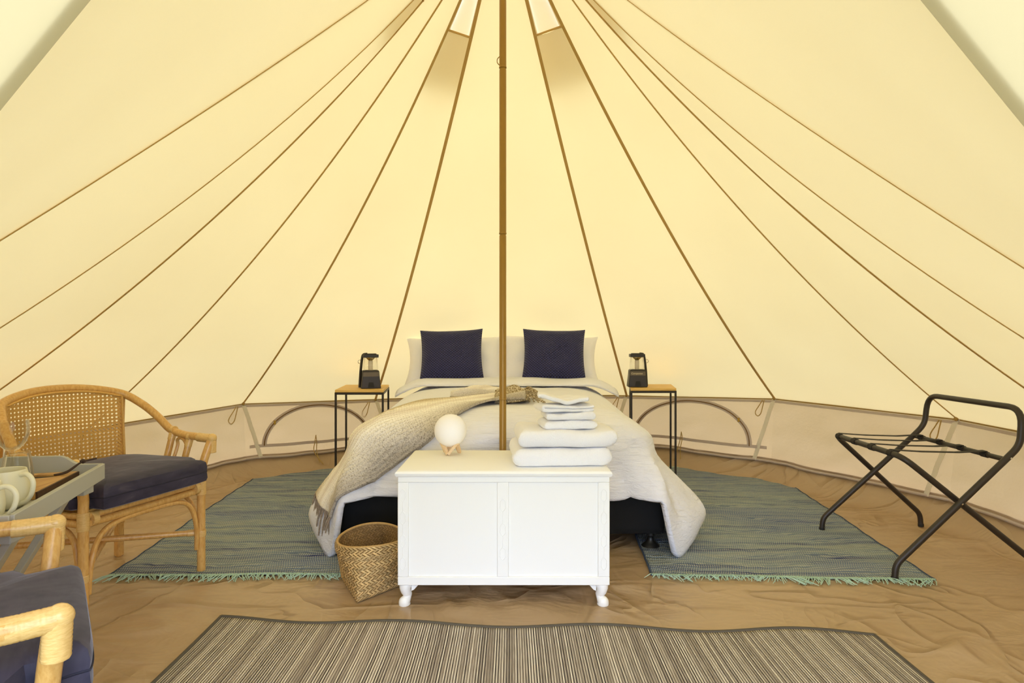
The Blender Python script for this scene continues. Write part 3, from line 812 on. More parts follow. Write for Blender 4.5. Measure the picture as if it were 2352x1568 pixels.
def lantern(loc, rz, mir, label, text):
    L = thing('camping_lantern', (0, 0, 0), label, 'lantern', 'camping lanterns')
    def frust(b, h0, t_, h1, n=3): pass
    # tapered body
    def ring(wx, wy, z): return [V((-wx, -wy, z)), V((wx, -wy, z)), V((wx, wy, z)), V((-wx, wy, z))]
    b = MB(); rs = [ring(.066, .055, 0), ring(.066, .055, .012), ring(.058, .048, .085), ring(.056, .046, .118), ring(.050, .042, .125)]
    b.raw([p for r in rs for p in r], [(3, 2, 1, 0)] + [(4 * i + k, 4 * i + (k + 1) % 4, 4 * i + 4 + (k + 1) % 4, 4 * i + 4 + k) for i in range(4) for k in range(4)] + [(16, 17, 18, 19)])
    b.build('body', 'black', L, bevel=.008, bseg=3)
    b = MB(); rs = [[V((-.0535, -.0492, .083)), V((.0535, -.0492, .083)), V((.0525, -.0474, .112)), V((-.0525, -.0474, .112))]]
    r0 = rs[0]; b.raw(r0 + [p + V((0, .004, 0)) for p in r0], [(0, 1, 2, 3), (7, 6, 5, 4), (0, 4, 5, 1), (1, 5, 6, 2), (2, 6, 7, 3), (3, 7, 4, 0)])
    band = b.build('label_band', 'grille', L)
    b = MB(); b.prism([(-.022, .0), (.022, 0), (.015, .035), (-.015, .035)], 0, .004, M(((1, 0, 0), (0, 0, -1), (0, 1, 0))))
    for k in range(len(b.v)): b.v[k] = b.v[k] + V((0, -.0505 + .004 * b.v[k].z / .04 - .002, .008))
    b.build('switch_panel', 'rubber', L)
    if text:
        cu = bpy.data.curves.new('lettering', 'FONT'); cu.body = text; cu.size = .017; cu.align_x = 'CENTER'; cu.extrude = .0004
        to = bpy.data.objects.new('lettering', cu); COL.objects.link(to)
        dg = bpy.context.evaluated_depsgraph_get()
        me = bpy.data.meshes.new_from_object(to.evaluated_get(dg)); bpy.data.objects.remove(to)
        me.materials.clear(); me.materials.append(MT['print'])
        lo = bpy.data.objects.new('lettering', me); COL.objects.link(lo); lo.parent = band
        lo.location = (-.006, -.0498, .092); lo.rotation_euler = (pi / 2 - .06, 0, 0)
    # clear chimney, four sided with rounded corners
    def rr(wx, wy, z, r=.012, n=4):
        out = []
        for cx, cy_, a0 in ((wx - r, wy - r, 0), (-wx + r, wy - r, pi / 2), (-wx + r, -wy + r, pi), (wx - r, -wy + r, 1.5 * pi)):
            for k in range(n + 1):
                a = a0 + k / n * pi / 2; out.append(V((cx + r * cos(a), cy_ + r * sin(a), z)))
        return out
    b = MB(); rs = [rr(.048, .040, .125), rr(.047, .039, .16), rr(.043, .036, .212)]
    n = len(rs[0]); b.raw([p for r in rs for p in r], [(i * n + k, i * n + (k + 1) % n, (i + 1) * n + (k + 1) % n, (i + 1) * n + k) for i in range(2) for k in range(n)])
    b.build('clear_chimney', 'clear', L, solid=.002)
    MB().lathe([(.0, .125), (.016, .125), (.016, .185), (.012, .19), (0, .19)], (0, 0, 0), 16).build('light_tube', 'frost', L)
    MB().lathe([(.012, .190), (.020, .198), (.034, .212)], (0, 0, 0), 16, cap=False).build('reflector', 'chrome', L, solid=.001)
    b = MB(); b.box((0, 0, .223), (.104, .084, .022)); b.box((0, .006, .2365), (.08, .05, .006)); b.build('top_cap', 'black', L, bevel=.004)
    s = mir
    pts = fillet([(s * .072, .02, .004), (s * .066, .02, .11), (s * .058, .02, .19), (s * .05, .02, .234), (s * .02, .02, .236)], .014, 5)
    b = MB(); b.tube(pts, .009, 8); b.build('handle', 'black', L)
    MB().tube([(s * .072 + .011 * cos(a) * s, .02, .183 + .012 * sin(a)) for a in [2 * pi * k / 14 for k in range(14)]], .0025, 6, closed=True).build('hanging_ring', 'steel', L)
    L.location = loc; L.rotation_euler = (0, 0, rz)
    return L
p = F(851, 891, .647); lantern((p.x, p.y, .647), radians(18), -1, 'black camping lantern with carrying handle facing the chairs, on oak table', '')
p = F(1463, 888, .647); lantern((p.x, p.y, .647), radians(-4), 1, 'black camping lantern with white lettering standing on table by the towels side', 'Companion')

# ------------------------------------------------------------------ white chest
CX, CY0, CY1 = -.0305, 2.150, 2.545
CW, CB, CT = .776, .078, .500
chest = thing('blanket_chest', (CX, (CY0 + CY1) / 2, 0), 'white painted panelled blanket chest on curved legs at the bed foot', 'chest')
yb = CY0 + .012
MB().box((CX, (yb + .010 + CY1) / 2, (CB + .475) / 2), (CW - .004, CY1 - yb - .010, .475 - CB)).build('carcass', 'paint', chest, bevel=.002)
zr0, zr1 = CAMH - (1325 - 784) * CY0 / 1350, CAMH - (1108 - 784) * CY0 / 1350
def cxp(px): return (px - 1176) * CY0 / 1350
x0, xa, xb, xc, xd, x1 = CX - CW / 2, cxp(938), cxp(1142), cxp(1168), cxp(1374), CX + CW / 2
def flat(a, b, z0, z1, nm, y=CY0, th=.020, bv=.0025):
    return MB().box(((a + b) / 2, y + th / 2, (z0 + z1) / 2), (b - a, th, z1 - z0)).build(nm, 'paint', chest, bevel=bv)
flat(x0, x1, zr1, .476, 'top_rail'); flat(x0, x1, CB, zr0, 'bottom_rail')
for a, b in ((x0, xa), (xb, xc), (xd, x1)): flat(a, b, zr0, zr1, 'stile', CY0 + .0006)
for a, b in ((xa, xb), (xc, xd)):
    flat(a, b, zr0, zr1, 'door_panel', CY0 + .0075, .013, .001)
# lid with moulded lip
prof = [(0, 0), (.004, .0), (.008, .006), (.009, .012), (.006, .017), (.001, .021), (-.006, .024)]
b = MB(); rs = []
for d_, z in prof:
    rs.append([V((x0 - d_, CY0 - d_, .476 + z)), V((x1 + d_, CY0 - d_, .476 + z)), V((x1 + d_, CY1 + d_, .476 + z)), V((x0 - d_, CY1 + d_, .476 + z))])
b.raw([p for r in rs for p in r], [(3, 2, 1, 0)] + [(4 * i + k, 4 * i + (k + 1) % 4, 4 * i + 4 + (k + 1) % 4, 4 * i + 4 + k) for i in range(len(prof) - 1) for k in range(4)] + [tuple(4 * (len(prof) - 1) + k for k in range(4))])
b.build('lid', 'paint', chest)
def carving(xm, zc, nd, zstep):
    mb = MB()
    for k in range(nd):
        zc_ = zc - k * zstep
        pts = [V((xm + .0108 * a, CY0 - .0004, zc_ + .0225 * c_)) for a, c_ in ((0, 1.05), (.62, .78), (1, .38), (.80, 0), (1, -.38), (.62, -.78), (0, -1.05), (-.62, -.78), (-1, -.38), (-.80, 0), (-1, .38), (-.62, .78))]
        mb.tube(pts, .0012, 5, closed=True)
        if k < nd - 1: mb.tube([V((xm, CY0 - .0004, zc_ - .0236)), V((xm + .001, CY0 - .0004, zc_ - .030)), V((xm, CY0 - .0004, zc_ - zstep + .0236))], .0011, 5)
    return mb.build('carved_beading', 'paint', chest)
cz = lambda y: CAMH - (y - 784) * CY0 / 1350
carving(cxp(925), cz(1137), 4, .0835); carving(cxp(1155), cz(1160), 3, .0885); carving(cxp(1387), cz(1137), 4, .0835)
def cab_leg(x, y, sx_, sy_):
    pts = [V((x, y, .082)), V((x + sx_ * .006, y + sy_ * .006, .066)), V((x + sx_ * .004, y + sy_ * .004, .048)), V((x - sx_ * .003, y - sy_ * .003, .034)), V((x + sx_ * .002, y + sy_ * .002, .020)), V((x + sx_ * .008, y + sy_ * .008, .010)), V((x + sx_ * .008, y + sy_ * .008, .0))]
    pts = catmull(pts, 5); n = len(pts) - 1
    rad = []
    for i in range(n + 1):
        t = i / n
        rad.append(lerp(.026, .0135, min(1, t / .55)) if t < .55 else lerp(.0135, .0215, min(1, (t - .55) / .28)))
    b = MB(); b.tube(pts, rad, 14)
    b.build('leg', 'paint', chest)
    fr = M(((sx_ * -1, 0, 0), (0, 0, 1), (0, 1, 0)))
    b = MB(); b.prism([(0, 0), (.030, 0), (.024, -.012), (.010, -.028), (0, -.032)], -.008, .008, fr)
    for k in range(len(b.v)): b.v[k] = b.v[k] + V((x - sx_ * .016, y, CB + .002))
    b.build('leg_bracket', 'paint', chest, bevel=.002)
for sx_ in (-1, 1):
    for sy_ in (-1, 1):
        cab_leg(CX + sx_ * (CW / 2 - .030), (CY0 + .030) if sy_ < 0 else (CY1 - .030), sx_, sy_)
LIDZ = .500
# globe lamp on folded wooden stand
gp = F(1036, 1043, LIDZ)
lamp = thing('globe_lamp', (gp.x, gp.y, LIDZ), 'white globe night lamp on zigzag wooden stand upon white chest', 'lamp')
gr_ = .0675; gz = CAMH - (988 - 784) * gp.y / 1350
mb = MB()
mb.lathe([(max(1e-4, gr_ * sin(pi * k / 28)), -gr_ * cos(pi * k / 28)) for k in range(29)], (gp.x - .002, gp.y, gz), 40)
for k, p in enumerate(mb.v):
    c = V((gp.x, gp.y, gz)); d_ = p - c; mb.v[k] = c + d_ * (1 + .012 * nz(d_.x * 22, d_.y * 22, d_.z * 22))
mb.build('globe', 'moon', lamp)
hx = []
for k in range(6):
    a = radians(-105 + 60 * k); hi = k % 2
    rr_ = .040 if hi else .036
    hx.append(V((gp.x + rr_ * cos(a), gp.y + rr_ * sin(a), LIDZ + (.052 if hi else .007))))
for k in range(6):
    a, b = hx[k], hx[(k + 1) % 6]
    mid_ = (a + b) / 2 - V((gp.x, gp.y, 0)); mid_.z = 0
    MB().beam(a, b, .012, .013, up=mid_).build('stand_arm', 'beech', lamp, bevel=.001)

# ------------------------------------------------------------------ towels
def towel(px0, px1, y, z0, h, dep, label, seed, wob=.006, loopn=2, sag=0.0, yaw=0.0):
    xa_, xb_ = (px0 - 1176) * y / 1350, (px1 - 1176) * y / 1350
    wd = xb_ - xa_; th = h / loopn
    # folded sheet seen end on: path of the cloth centre line, fold on the left
    path = []
    for k in range(loopn):
        zz = th * (k + .5)
        xs = [wd * i / 14 for i in range(15)]
        row = [V((x_, 0, zz)) for x_ in xs if x_ >= th * .5 or True]
        path += row if k % 2 else row[::-1]
        if k % 2 == 0 and k < loopn - 1:
            path += [V((-th * .5 * sin(pi * j / 6), 0, zz + th * (1 - cos(pi * j / 6)) / 2)) for j in range(1, 6)]
        elif k < loopn - 1:
            path += [V((wd + th * .5 * sin(pi * j / 6), 0, zz + th * (1 - cos(pi * j / 6)) / 2)) for j in range(1, 6)]
    n = len(path); vs = []; fs = []
    nd = 10
    outline = []
    tl, tr = [], []
    for i in range(n):
        d_ = (path[min(i + 1, n - 1)] - path[max(i - 1, 0)]).normalized()
        nn_ = V((-d_.z, 0, d_.x))
        e = 1.0
        r_ = th * .49 * e
        tl.append(path[i] + nn_ * r_); tr.append(path[i] - nn_ * r_)
    def capn(c, d_):
        return [c + (M.Rotation(a, 3, 'Y') @ d_) for a in (pi * .25, pi * .5, pi * .75)]
    loop = tl + [path[-1] + (path[-1] - path[-2]).normalized() * th * .3] + tr[::-1] + [path[0] + (path[0] - path[1]).normalized() * th * .3]
    nL = len(loop)
    m_ = M.Rotation(yaw, 3, 'Z')
    for j in range(nd + 1):
        v_ = j / nd
        inset = 1 - .10 * (max(0, abs(2 * v_ - 1) - .7) / .3) ** 2
        for p in loop:
            q = V(p); cz_ = h / 2
            q.z = cz_ + (q.z - cz_) * inset
            q.y = dep * v_
            k_ = V((q.x * 6 + seed, q.y * 6, q.z * 10))
            q.z += wob * nz(q.x * 7 + seed, q.y * 6, seed) * (q.z / h) + .003 * nz(q.x * 30, q.y * 30, q.z * 30 + seed)
            q.x += wob * nz(q.z * 14 + seed, q.y * 8, 2 + seed) + .006 * nz(q.y * 9, q.z * 20, seed + 8)
            q.y += -.5 * wob * nz(q.x * 9, q.z * 25, seed + 4) * (1 if v_ < .5 else 0)
            q.z += sag * sin(q.x / wd * pi) * (q.z / h)
            q = m_ @ (q - V((wd / 2, 0, 0))) + V((wd / 2, 0, 0))
            vs.append(V((xa_, y, z0)) + q)
    mb = MB()
    fs = [(j * nL + k, j * nL + (k + 1) % nL, (j + 1) * nL + (k + 1) % nL, (j + 1) * nL + k) for j in range(nd) for k in range(nL)]
    # end caps as strips between the two faces of the sheet
    for j in (0, nd):
        b0 = j * nL
        for i in range(n - 1):
            f = (b0 + i, b0 + i + 1, b0 + nL - 3 - i + (0), b0 + nL - 2 - i)
            fs.append(f if j else f[::-1])
        fs.append((b0 + n - 1, b0 + n, b0 + n + 1)); fs.append((b0 + nL - 2, b0 + nL - 1, b0))
    mb.raw(vs, fs)
    o = mb.build('towel', 'terry', None, angle=180, sub=1)
    tag(o, label, 'towel', 'folded white towels on the chest')
    return o
ty = 2.185
towel(1187, 1402, ty, LIDZ + .001, .069, .30, 'thick white bath towel folded at the bottom of the stack on the chest', 1, .012, 1, 0, .05)
towel(1196, 1413, ty + .01, LIDZ + .070, .066, .28, 'thick white bath towel, second from the bottom of the stack', 2.3, .014, 1, -.004, .03)
towel(1254, 1372, ty + .045, LIDZ + .135, .034, .17, 'small white hand towel lying directly on the two bath towels', 3.7, .010, 1, 0, .12)
towel(1258, 1368, ty + .045, LIDZ + .170, .030, .17, 'small white hand towel in the middle of the small towels', 5.1, .010, 1, 0, .10)
towel(1251, 1366, ty + .05, LIDZ + .200, .028, .16, 'small white hand towel just beneath the crumpled face cloth', 6.6, .010, 2, 0, .14)
# crumpled cloth on top
def facecloth(u, v_):
    x = (1236 - 1176) * 2.24 / 1350 + u * .196; y = 2.235 + v_ * .15
    z = LIDZ + .227 + .024 * (1 - u) ** 1.5 + .008 * sin(u * 9 + v_ * 2) * (.4 + u * .6) + .010 * nz(u * 5, v_ * 5, 3) + (.014 * max(0, u - .75) / .25)
    return V((x, y, z))
fc = MB(); fc.grid(facecloth, 26, 18)
o = fc.build('face_cloth', 'terry', None, solid=.016, solid_off=-1, sub=1, angle=180)
tag(o, 'rumpled white face cloth lying on top of the towel stack', 'towel')

# ------------------------------------------------------------------ seagrass basket
bc = V((-.570, 2.385, 0))
base = [V((-.575, 2.180, 0)), V((-.442, 2.335, 0)), V((-.558, 2.585, 0)), V((-.700, 2.415, 0))]
basket = thing('basket', (bc.x, bc.y, 0), 'square based woven seagrass basket standing empty beside the white chest', 'basket')
BH = .178
def bk(u, t):                      # u around, t height 0..1
    k = int(u * 4) % 4; f_ = u * 4 - int(u * 4)
    sq = base[k].lerp(base[(k + 1) % 4], f_)
    a0 = atan2(base[0].y - bc.y, base[0].x - bc.x)
    a = a0 + 2 * pi * u
    ci = V((bc.x + .132 * cos(a), bc.y + .150 * sin(a), 0)) 
    tt = min(1, t * 1.1)
    p = sq.lerp(ci, tt)
    d_ = (p - bc); d_.z = 0
    bulge = 1 + .03 * sin(min(1, t) * pi)
    p = bc + d_ * bulge
    p.z = .002 + BH * t + .006 * sin(4 * pi * u + 1) * t
    return p
MB().grid(lambda u, t: bk(u % 1, t * .985), 64, 14).build('inner_wall', 'seagrass_in', basket)
mbb = MB(); mbb.raw([bk(k / 32, 0) for k in range(32)], [tuple(range(32))]); mbb.build('bottom', 'seagrass_in', basket)
random.seed(9)
def weave(t0, t1, rows, cols, off, nm):
    mb = MB(); tones = []
    for r in range(rows):
        for c in range(cols):
            ta, tb = lerp(t0, t1, (r - .25) / rows), lerp(t0, t1, (r + 1.25) / rows)
            ta = max(0, ta)
            dr = 1 if (r % 2 == 0) else -1
            ua = (c + (0 if dr > 0 else 1)) / cols; ub = ua + dr * 1.55 / cols
            wd = .62 / cols
            pts = []
            for k in range(4):
                f_ = k / 3
                u_, t_ = lerp(ua, ub, f_), lerp(ta, tb, f_)
                l_ = off + .0030 * sin(pi * f_) + .0006
                for e in (-.5, .5):
                    p = bk((u_ + e * wd) % 1, t_)
                    d_ = p - bc; d_.z = 0; d_.normalize()
                    pts.append(p + d_ * l_)
            mb.raw(pts, [(2 * k, 2 * k + 1, 2 * k + 3, 2 * k + 2) for k in range(3)])
            v_ = random.uniform(.72, 1.35); h_ = random.uniform(-.03, .05)
            col_ = srgb(204, 172, 116); tones += [(col_[0] * v_, col_[1] * v_ * (1 + h_), col_[2] * v_ * (1 + h_ * 2), 1)] * 8
    return mb.build(nm, 'seagrass', basket, tone=tones, kind='stuff')
weave(.0, .80, 14, 48, .0012, 'woven_strands')
weave(.78, 1.0, 4, 48, .0060, 'woven_rim')
# inside weave
mb = MB(); tones = []
for r in range(13):
    for c in range(60):
        ta, tb = lerp(.2, 1.0, r / 13), lerp(.2, 1.0, (r + 1.3) / 13)
        dr = 1 if r % 2 else -1
        ua = (c + (0 if dr > 0 else 1)) / 60; ub = ua + dr * 1.5 / 60
        pts = []
        for k in range(3):
            f_ = k / 2
            for e in (-.5, .5):
                p = bk((lerp(ua, ub, f_) + e * .62 / 60) % 1, min(.99, lerp(ta, tb, f_)))
                d_ = p - bc; d_.z = 0; d_.normalize(); pts.append(p - d_ * (.0012 + .002 * sin(pi * f_)))
        mb.raw(pts, [(2 * k, 2 * k + 1, 2 * k + 3, 2 * k + 2) for k in range(2)])
        v_ = random.uniform(.66, 1.0); col_ = srgb(190, 152, 98); tones += [(col_[0] * v_, col_[1] * v_, col_[2] * v_, 1)] * 6
mb.build('woven_lining', 'seagrass', basket, tone=tones, kind='stuff')
mb = MB(); mb.tube([bk(k / 64, 1.0) + V((0, 0, .001)) for k in range(64)], .0055, 8, closed=True)
mb.build('rim', 'seagrass', basket, tone=[tuple(srgb(196, 160, 100))] * len(mb.v))

# ------------------------------------------------------------------ rugs
def rag_rug(c0, c1, c2, c3, label, seed):   # near-left, near-right, far-right, far-left
    ctr = (c0 + c1 + c2 + c3) / 4
    def fn(u, v_):
        p = c0.lerp(c1, u).lerp(c3.lerp(c2, u), v_)
        ex = min(u, 1 - u)
        p = p + V((.012 * nz(seed, p.y * 3, 1) * (1 if ex < .02 else .4), .016 * nz(p.x * 3 + seed, 2), 0))
        p.z = .005 + .0035 * nz(p.x * 2.4, p.y * 5, seed) + .002 * sin(p.y * 40 + 4 * nz(p.x, p.y))
        p.z = max(.0035, p.z)
        return p
    mb = MB(); mb.grid(fn, 70, 120)
    # object space follows the rug
    ang = atan2((c1 - c0).y, (c1 - c0).x)
    o = mb.build('rag_rug', 'ragrug', None, solid=.006, solid_off=0)
    m_ = M.Rotation(-ang, 4, 'Z') @ M.Translation(-ctr)
    o.data.transform(m_); o.location = ctr; o.rotation_euler = (0, 0, ang)
    tag(o, label, 'rug', 'blue green rag rugs beside the bed')
    inv = m_
    random.seed(int(seed * 10) + 2)
    for e in (0, 1):
        fr = MB()
        n = 210
        for k in range(n):
            u = (k + random.random()) / n
            p = fn(u, e); dr = (fn(u, 1 - e) - p); dr.z = 0; dr.normalize(); dr = -dr
            sd2 = V((-dr.y, dr.x, 0))
            cl = nz(u * 14 + seed, e * 5) * .9
            L_ = random.uniform(.030, .062) * (1 + .4 * nz(u * 9, seed)); bend = cl * 2.4 + random.uniform(-.8, .8)
            p1 = p + dr * L_ * .5 + sd2 * bend * L_ * .25; p2 = p + dr * L_ + sd2 * bend * L_ * .8
            p1.z = .009 + random.random() * .006; p2.z = .0035 + random.random() * .003
            fr.tube([inv @ (p - dr * .008 + V((0, 0, .003))), inv @ p1, inv @ p2], [.0021, .0020, .0014], 4)
        # knotted edge
        fr.tube([inv @ (fn(k / 60, e) + V((0, 0, .002))) for k in range(61)], .004, 5)
        f_ = MB(); f_.v = fr.v; f_.f = fr.f
        me = bpy.data.meshes.new('fringe'); me.from_pydata([tuple(a) for a in fr.v], [], fr.f); me.materials.append(MT['fringe'])
        fo_ = bpy.data.objects.new('fringe', me); COL.objects.link(fo_); fo_.parent = o; fo_['kind'] = 'stuff'; fo_['label'] = 'pale green cotton fringe'
    for e in (0, 1):
        me = MB(); me.tube([inv @ (fn(e, k / 60) + V((0, 0, .001))) for k in range(61)], .0048, 6)
        mm = bpy.data.meshes.new('selvedge'); mm.from_pydata([tuple(a) for a in me.v], [], me.f); mm.materials.append(MT['rug_edge'])
        so = bpy.data.objects.new('selvedge', mm); COL.objects.link(so); so.parent = o
    return o
nl_ = F(252, 1325); nr2 = nl_ + V((1.20, .015, 0)); fl2 = F(618, 1076); fr2 = fl2 + V((1.18, .02, 0))
rag_rug(nl_, nr2, fr2, fl2, 'blue green woven rag rug under the leg of a rattan armchair', 1.3)
nl3 = F(1500, 1322); nr3 = F(2150, 1335); fr3 = F(1758, 1077); fl3 = fr3 + V((-1.18, .03, 0))
rag_rug(nl3, nr3, fr3, fl3, 'grey green woven rag rug under the luggage rack feet', 4.7)

ma, mb_, mcx0, mcx1 = 2.035, 1.935, -1.013, 1.185
def matfn(u, v_):
    x = lerp(mcx0, mcx1, u); y = lerp(.55, lerp(ma, mb_, u), v_)
    wv_ = .014 * sin(u * 21 + 2.2) + .012 * nz(u * 5, 3)
    y += wv_ * v_ ** 3
    return V((x, y, .004 + .004 * (1 + sin(u * 21 + .9)) * v_ ** 8))
mg = MB(); mg.grid(matfn, 120, 60)
mat_o = mg.build('striped_mat', 'mat', None, solid=.005, solid_off=0)
tag(mat_o, 'flat woven mat with fine grey and cream stripes in front of the chest', 'rug')
MB().tube([matfn(k / 160, 1) + V((0, 0, .002)) for k in range(161)], .006, 6).build('binding', 'mat_edge', mat_o)
for e in (0, 1): MB().tube([matfn(e, k / 40) + V((0, 0, .002)) for k in range(41)], .006, 6).build('binding', 'mat_edge', mat_o)

# ------------------------------------------------------------------ luggage rack
rack = thing('luggage_rack', (1.83, 2.70, 0), 'folding black tube luggage rack with back rail standing on the rag rug edge', 'luggage rack')
A_, B_ = F(1888, 1217, .004), F(2055, 1331, .004)
C_ = F(2115, 1208, .004); D_ = V((2.13, 2.385, .004))
RT = .0125
sr, sf = V((2.005, 2.93, .500)), V((1.965, 2.335, .500))      # rear strap bar ends (on handle frame)
br, bf = V((1.625, 2.955, .500)), V((1.590, 2.392, .500))
hz_ = .705
def up_(p, q, z): t = (z - p.z) / (q.z - p.z); return p.lerp(q, t)
h1 = [A_, A_ + V((.004, 0, .062)), V((sr.x, sr.y, .505)), V((sr.x + .045, sr.y - .01, .56)), V((sr.x + .055, sr.y - .02, hz_)), V((sf.x + .055, sf.y - .01, hz_)), V((sf.x + .045, sf.y - .01, .56)), V((sf.x, sf.y, .505)), B_ + V((.004, 0, .062)), B_]
MB().tube(fillet(h1, [.05, .05, .05, .09, .09, .05, .05, .05], 6), RT, 12).build('handle_frame', 'tube', rack)
yo = .018
h2 = [C_, C_ + V((-.004, 0, .065)), V((br.x, br.y - yo * 0, .5)), V((bf.x, bf.y, .5)), D_ + V((-.004, 0, .065)), D_]
MB().tube(fillet(h2, [.05, .06, .06, .05], 6), RT, 12).build('leg_frame', 'tube', rack)
MB().tube([sr + V((0, 0, 0)), sf + V((0, 0, 0))], .0105, 12).build('cross_bar', 'tube', rack)
for k in range(4):
    t = .10 + .245 * k
    a, b = br.lerp(bf, .08 + .26 * k), sr.lerp(sf, .10 + .235 * k)
    d_ = (b - a).normalized(); sd2 = V((-d_.y, d_.x, 0))
    pts = [a + V((0, 0, RT + .002)), a.lerp(b, .3) + V((0, 0, .008)), a.lerp(b, .7) + V((0, 0, .006)), b + V((0, 0, RT + .001))]
    s_ = ribbon(pts, [sd2] * 4, .030, [V((0, 0, 1))] * 4, .0022)
    for c, r_ in ((a, RT + .0015), (b, .0105 + .0015)):
        ax = (bf - br).normalized() if c is a else (sf - sr).normalized()
        s_.tube([c - ax * .016, c + ax * .016], r_ + .001, 12)
    s_.build('webbing_strap', 'strap', rack)
for p in (A_, B_, C_, D_): MB().lathe([(.0135, .0), (.0138, .012), (.0125, .016)], (p.x, p.y, .003), 12).build('rubber_foot', 'rubber', rack)
for c in (V((1.832, 2.970, .318)), V((1.797, 2.359, .322)), V((sf.x + .008, sf.y + .002, .508))):
    MB().lathe([(0.0045, -.004), (.0055, 0), (.004, .003), (0, .004)], c + V((0, -.0125, 0)), 10, M.Rotation(pi / 2, 3, 'X')).build('rivet', 'steel', rack)

# ------------------------------------------------------------------ rattan armchair (local: +y forward)
def wrap(mb, pts, r, turns=None):
    pts = [V(p) for p in pts]; L_ = sum((pts[i + 1] - pts[i]).length for i in range(len(pts) - 1))
    n = max(4, int(L_ / .0022)); d = []
    cum = [0]
    for i in range(len(pts) - 1): cum.append(cum[-1] + (pts[i + 1] - pts[i]).length)
    rs = []
    for k in range(n + 1):
        s_ = L_ * k / n; i = 0
        while i < len(pts) - 2 and cum[i + 1] < s_: i += 1
        t = (s_ - cum[i]) / max(1e-6, cum[i + 1] - cum[i])
        d.append(pts[i].lerp(pts[i + 1], t)); rs.append(r + .0009 * (abs(sin(pi * s_ / .0062)) ** .5))
    mb.tube(d, rs, 12); return mb
def rattan_chair(label):
    ch = thing('rattan_armchair', (0, 0, 0), label, 'chair', 'rattan armchairs by the tray table')
    R1 = .0165
    def pole_(name, pts, r=R1, seg=12): return MB().tube(pts, r, seg).build(name, 'rattan', ch)
    fx, fy = .250, .22
    ex, ey, ez = .290, .235, .556
    def leg_front(s): return [V((s * fx, fy, 0)), V((s * fx, fy, .36)), V((s * (fx + .004), fy + .004, .45)), V((s * ex, ey, ez))]
    for s in (-1, 1):
        pole_('front_leg', catmull(leg_front(s), 6))
        b = V((s * .285, -.285, 0)); MB().beam(b, V((s * .240, -.225, .40)), .030, .030, up=(0, 1, 0)).build('back_leg', 'rattan', ch, bevel=.006)
        MB().beam(V((s * .240, -.225, .38)), V((s * .236, -.205, .735)), .018, .022, up=(0, 1, 0)).build('back_post', 'rattan', ch, bevel=.004)
    # arm and back hoop in one bent pole
    half = [(ex, ey, ez), (ex + .012, .14, ez + .002), (ex + .020, .06, ez + .006), (ex + .018, -.01, ez + .026), (ex + .006, -.075, ez + .085), (.275, -.14, .695), (.232, -.205, .742), (.12, -.250, .770), (0, -.262, .778)]
    hoop = [V(p) for p in half] + [V((-p[0], p[1], p[2])) for p in half[-2::-1]]
    hp = catmull(hoop, 6)
    pole_('arm_back_hoop', hp, .0165, 14)
    for s in (-1, 1):
        mb = MB(); wrap(mb, [V((s * (ex + .0008), ey - .002, ez - .060)), V((s * ex, ey, ez - .012)), V((s * ex, ey, ez + .004))], R1 + .0022)
        wrap(mb, [V((s * ex, ey + .006, ez)), V((s * (ex + .004), ey - .05, ez)), V((s * (ex + .006), ey - .075, ez + .001))], R1 + .0022)
        mb.lathe([(max(1e-4, .0200 * sin(pi * k / 10)), -.0200 * cos(pi * k / 10)) for k in range(11)], (s * ex, ey + .002, ez + .001), 12)
        mb.build('binding', 'rattan_wrap', ch)
        # pair of arm posts with a bent hoop between
        pa, pb = V((s * (ex + .014), .105, ez - .002)), V((s * (ex + .020), .005, ez + .022))
        ba, bb = V((s * (fx + .006), .085, .345)), V((s * (fx + .004), -.01, .345))
        pole_('arm_post', [ba, pa], .0135, 10); pole_('arm_post', [bb, pb], .0135, 10)
        u_ = [ba.lerp(bb, .22), pa.lerp(pb, .20) - V((0, 0, .075)), pa.lerp(pb, .26) - V((0, 0, .035)), pa.lerp(pb, .5) - V((0, 0, .020)), pa.lerp(pb, .76) - V((0, 0, .035)), pa.lerp(pb, .80) - V((0, 0, .075)), ba.lerp(bb, .78)]
        pole_('arm_loop', catmull(u_, 5), .0072, 8)
        for p_, q_2 in ((pa, ba), (pb, bb)):
            mb = MB(); d_ = (q_2 - p_).normalized(); wrap(mb, [p_ + d_ * .012, p_ + d_ * .042], .0148)
            wrap(mb, [p_ - V((0, .008, 0)), p_ + V((0, .008, 0))], R1 + .0018); mb.build('binding', 'rattan_wrap', ch)
        # seat side rails and braces
        pole_('seat_rail', [V((s * fx, fy, .345)), V((s * .240, -.228, .345))], .0135, 10)
        pole_('seat_rail', [V((s * fx, fy, .372)), V((s * .240, -.228, .372))], .0115, 10)
        mb = MB(); wrap(mb, [V((s * fx, fy, .325)), V((s * fx, fy, .388))], R1 + .002); wrap(mb, [V((s * (fx - .022), fy, .3585)), V((s * (fx - .042), fy, .3585))], .024)
        mb.build('binding', 'rattan_wrap', ch)
        pole_('side_brace', catmull([V((s * (fx - .002), fy - .020, .10)), V((s * (fx - .002), fy - .026, .20)), V((s * (fx - .004), fy - .050, .285)), V((s * (fx - .006), fy - .11, .322)), V((s * .240, 0, .326)), V((s * .238, -.12, .318)), V((s * .242, -.19, .27)), V((s * .25, -.22, .17))], 6), .0095, 9)
        a, b = V((s * (fx - .004), fy - .012, .165)), V((-s * .262, -.252, .195 if s > 0 else .222))
        pole_('stretcher', [a, b], .0120, 10)
        mb = MB(); d_ = (b - a).normalized(); wrap(mb, [a + d_ * .012, a + d_ * .040], .0135); wrap(mb, [V((s * fx, fy, .150)), V((s * fx, fy, .175))], R1 + .0015); mb.build('binding', 'rattan_wrap', ch)
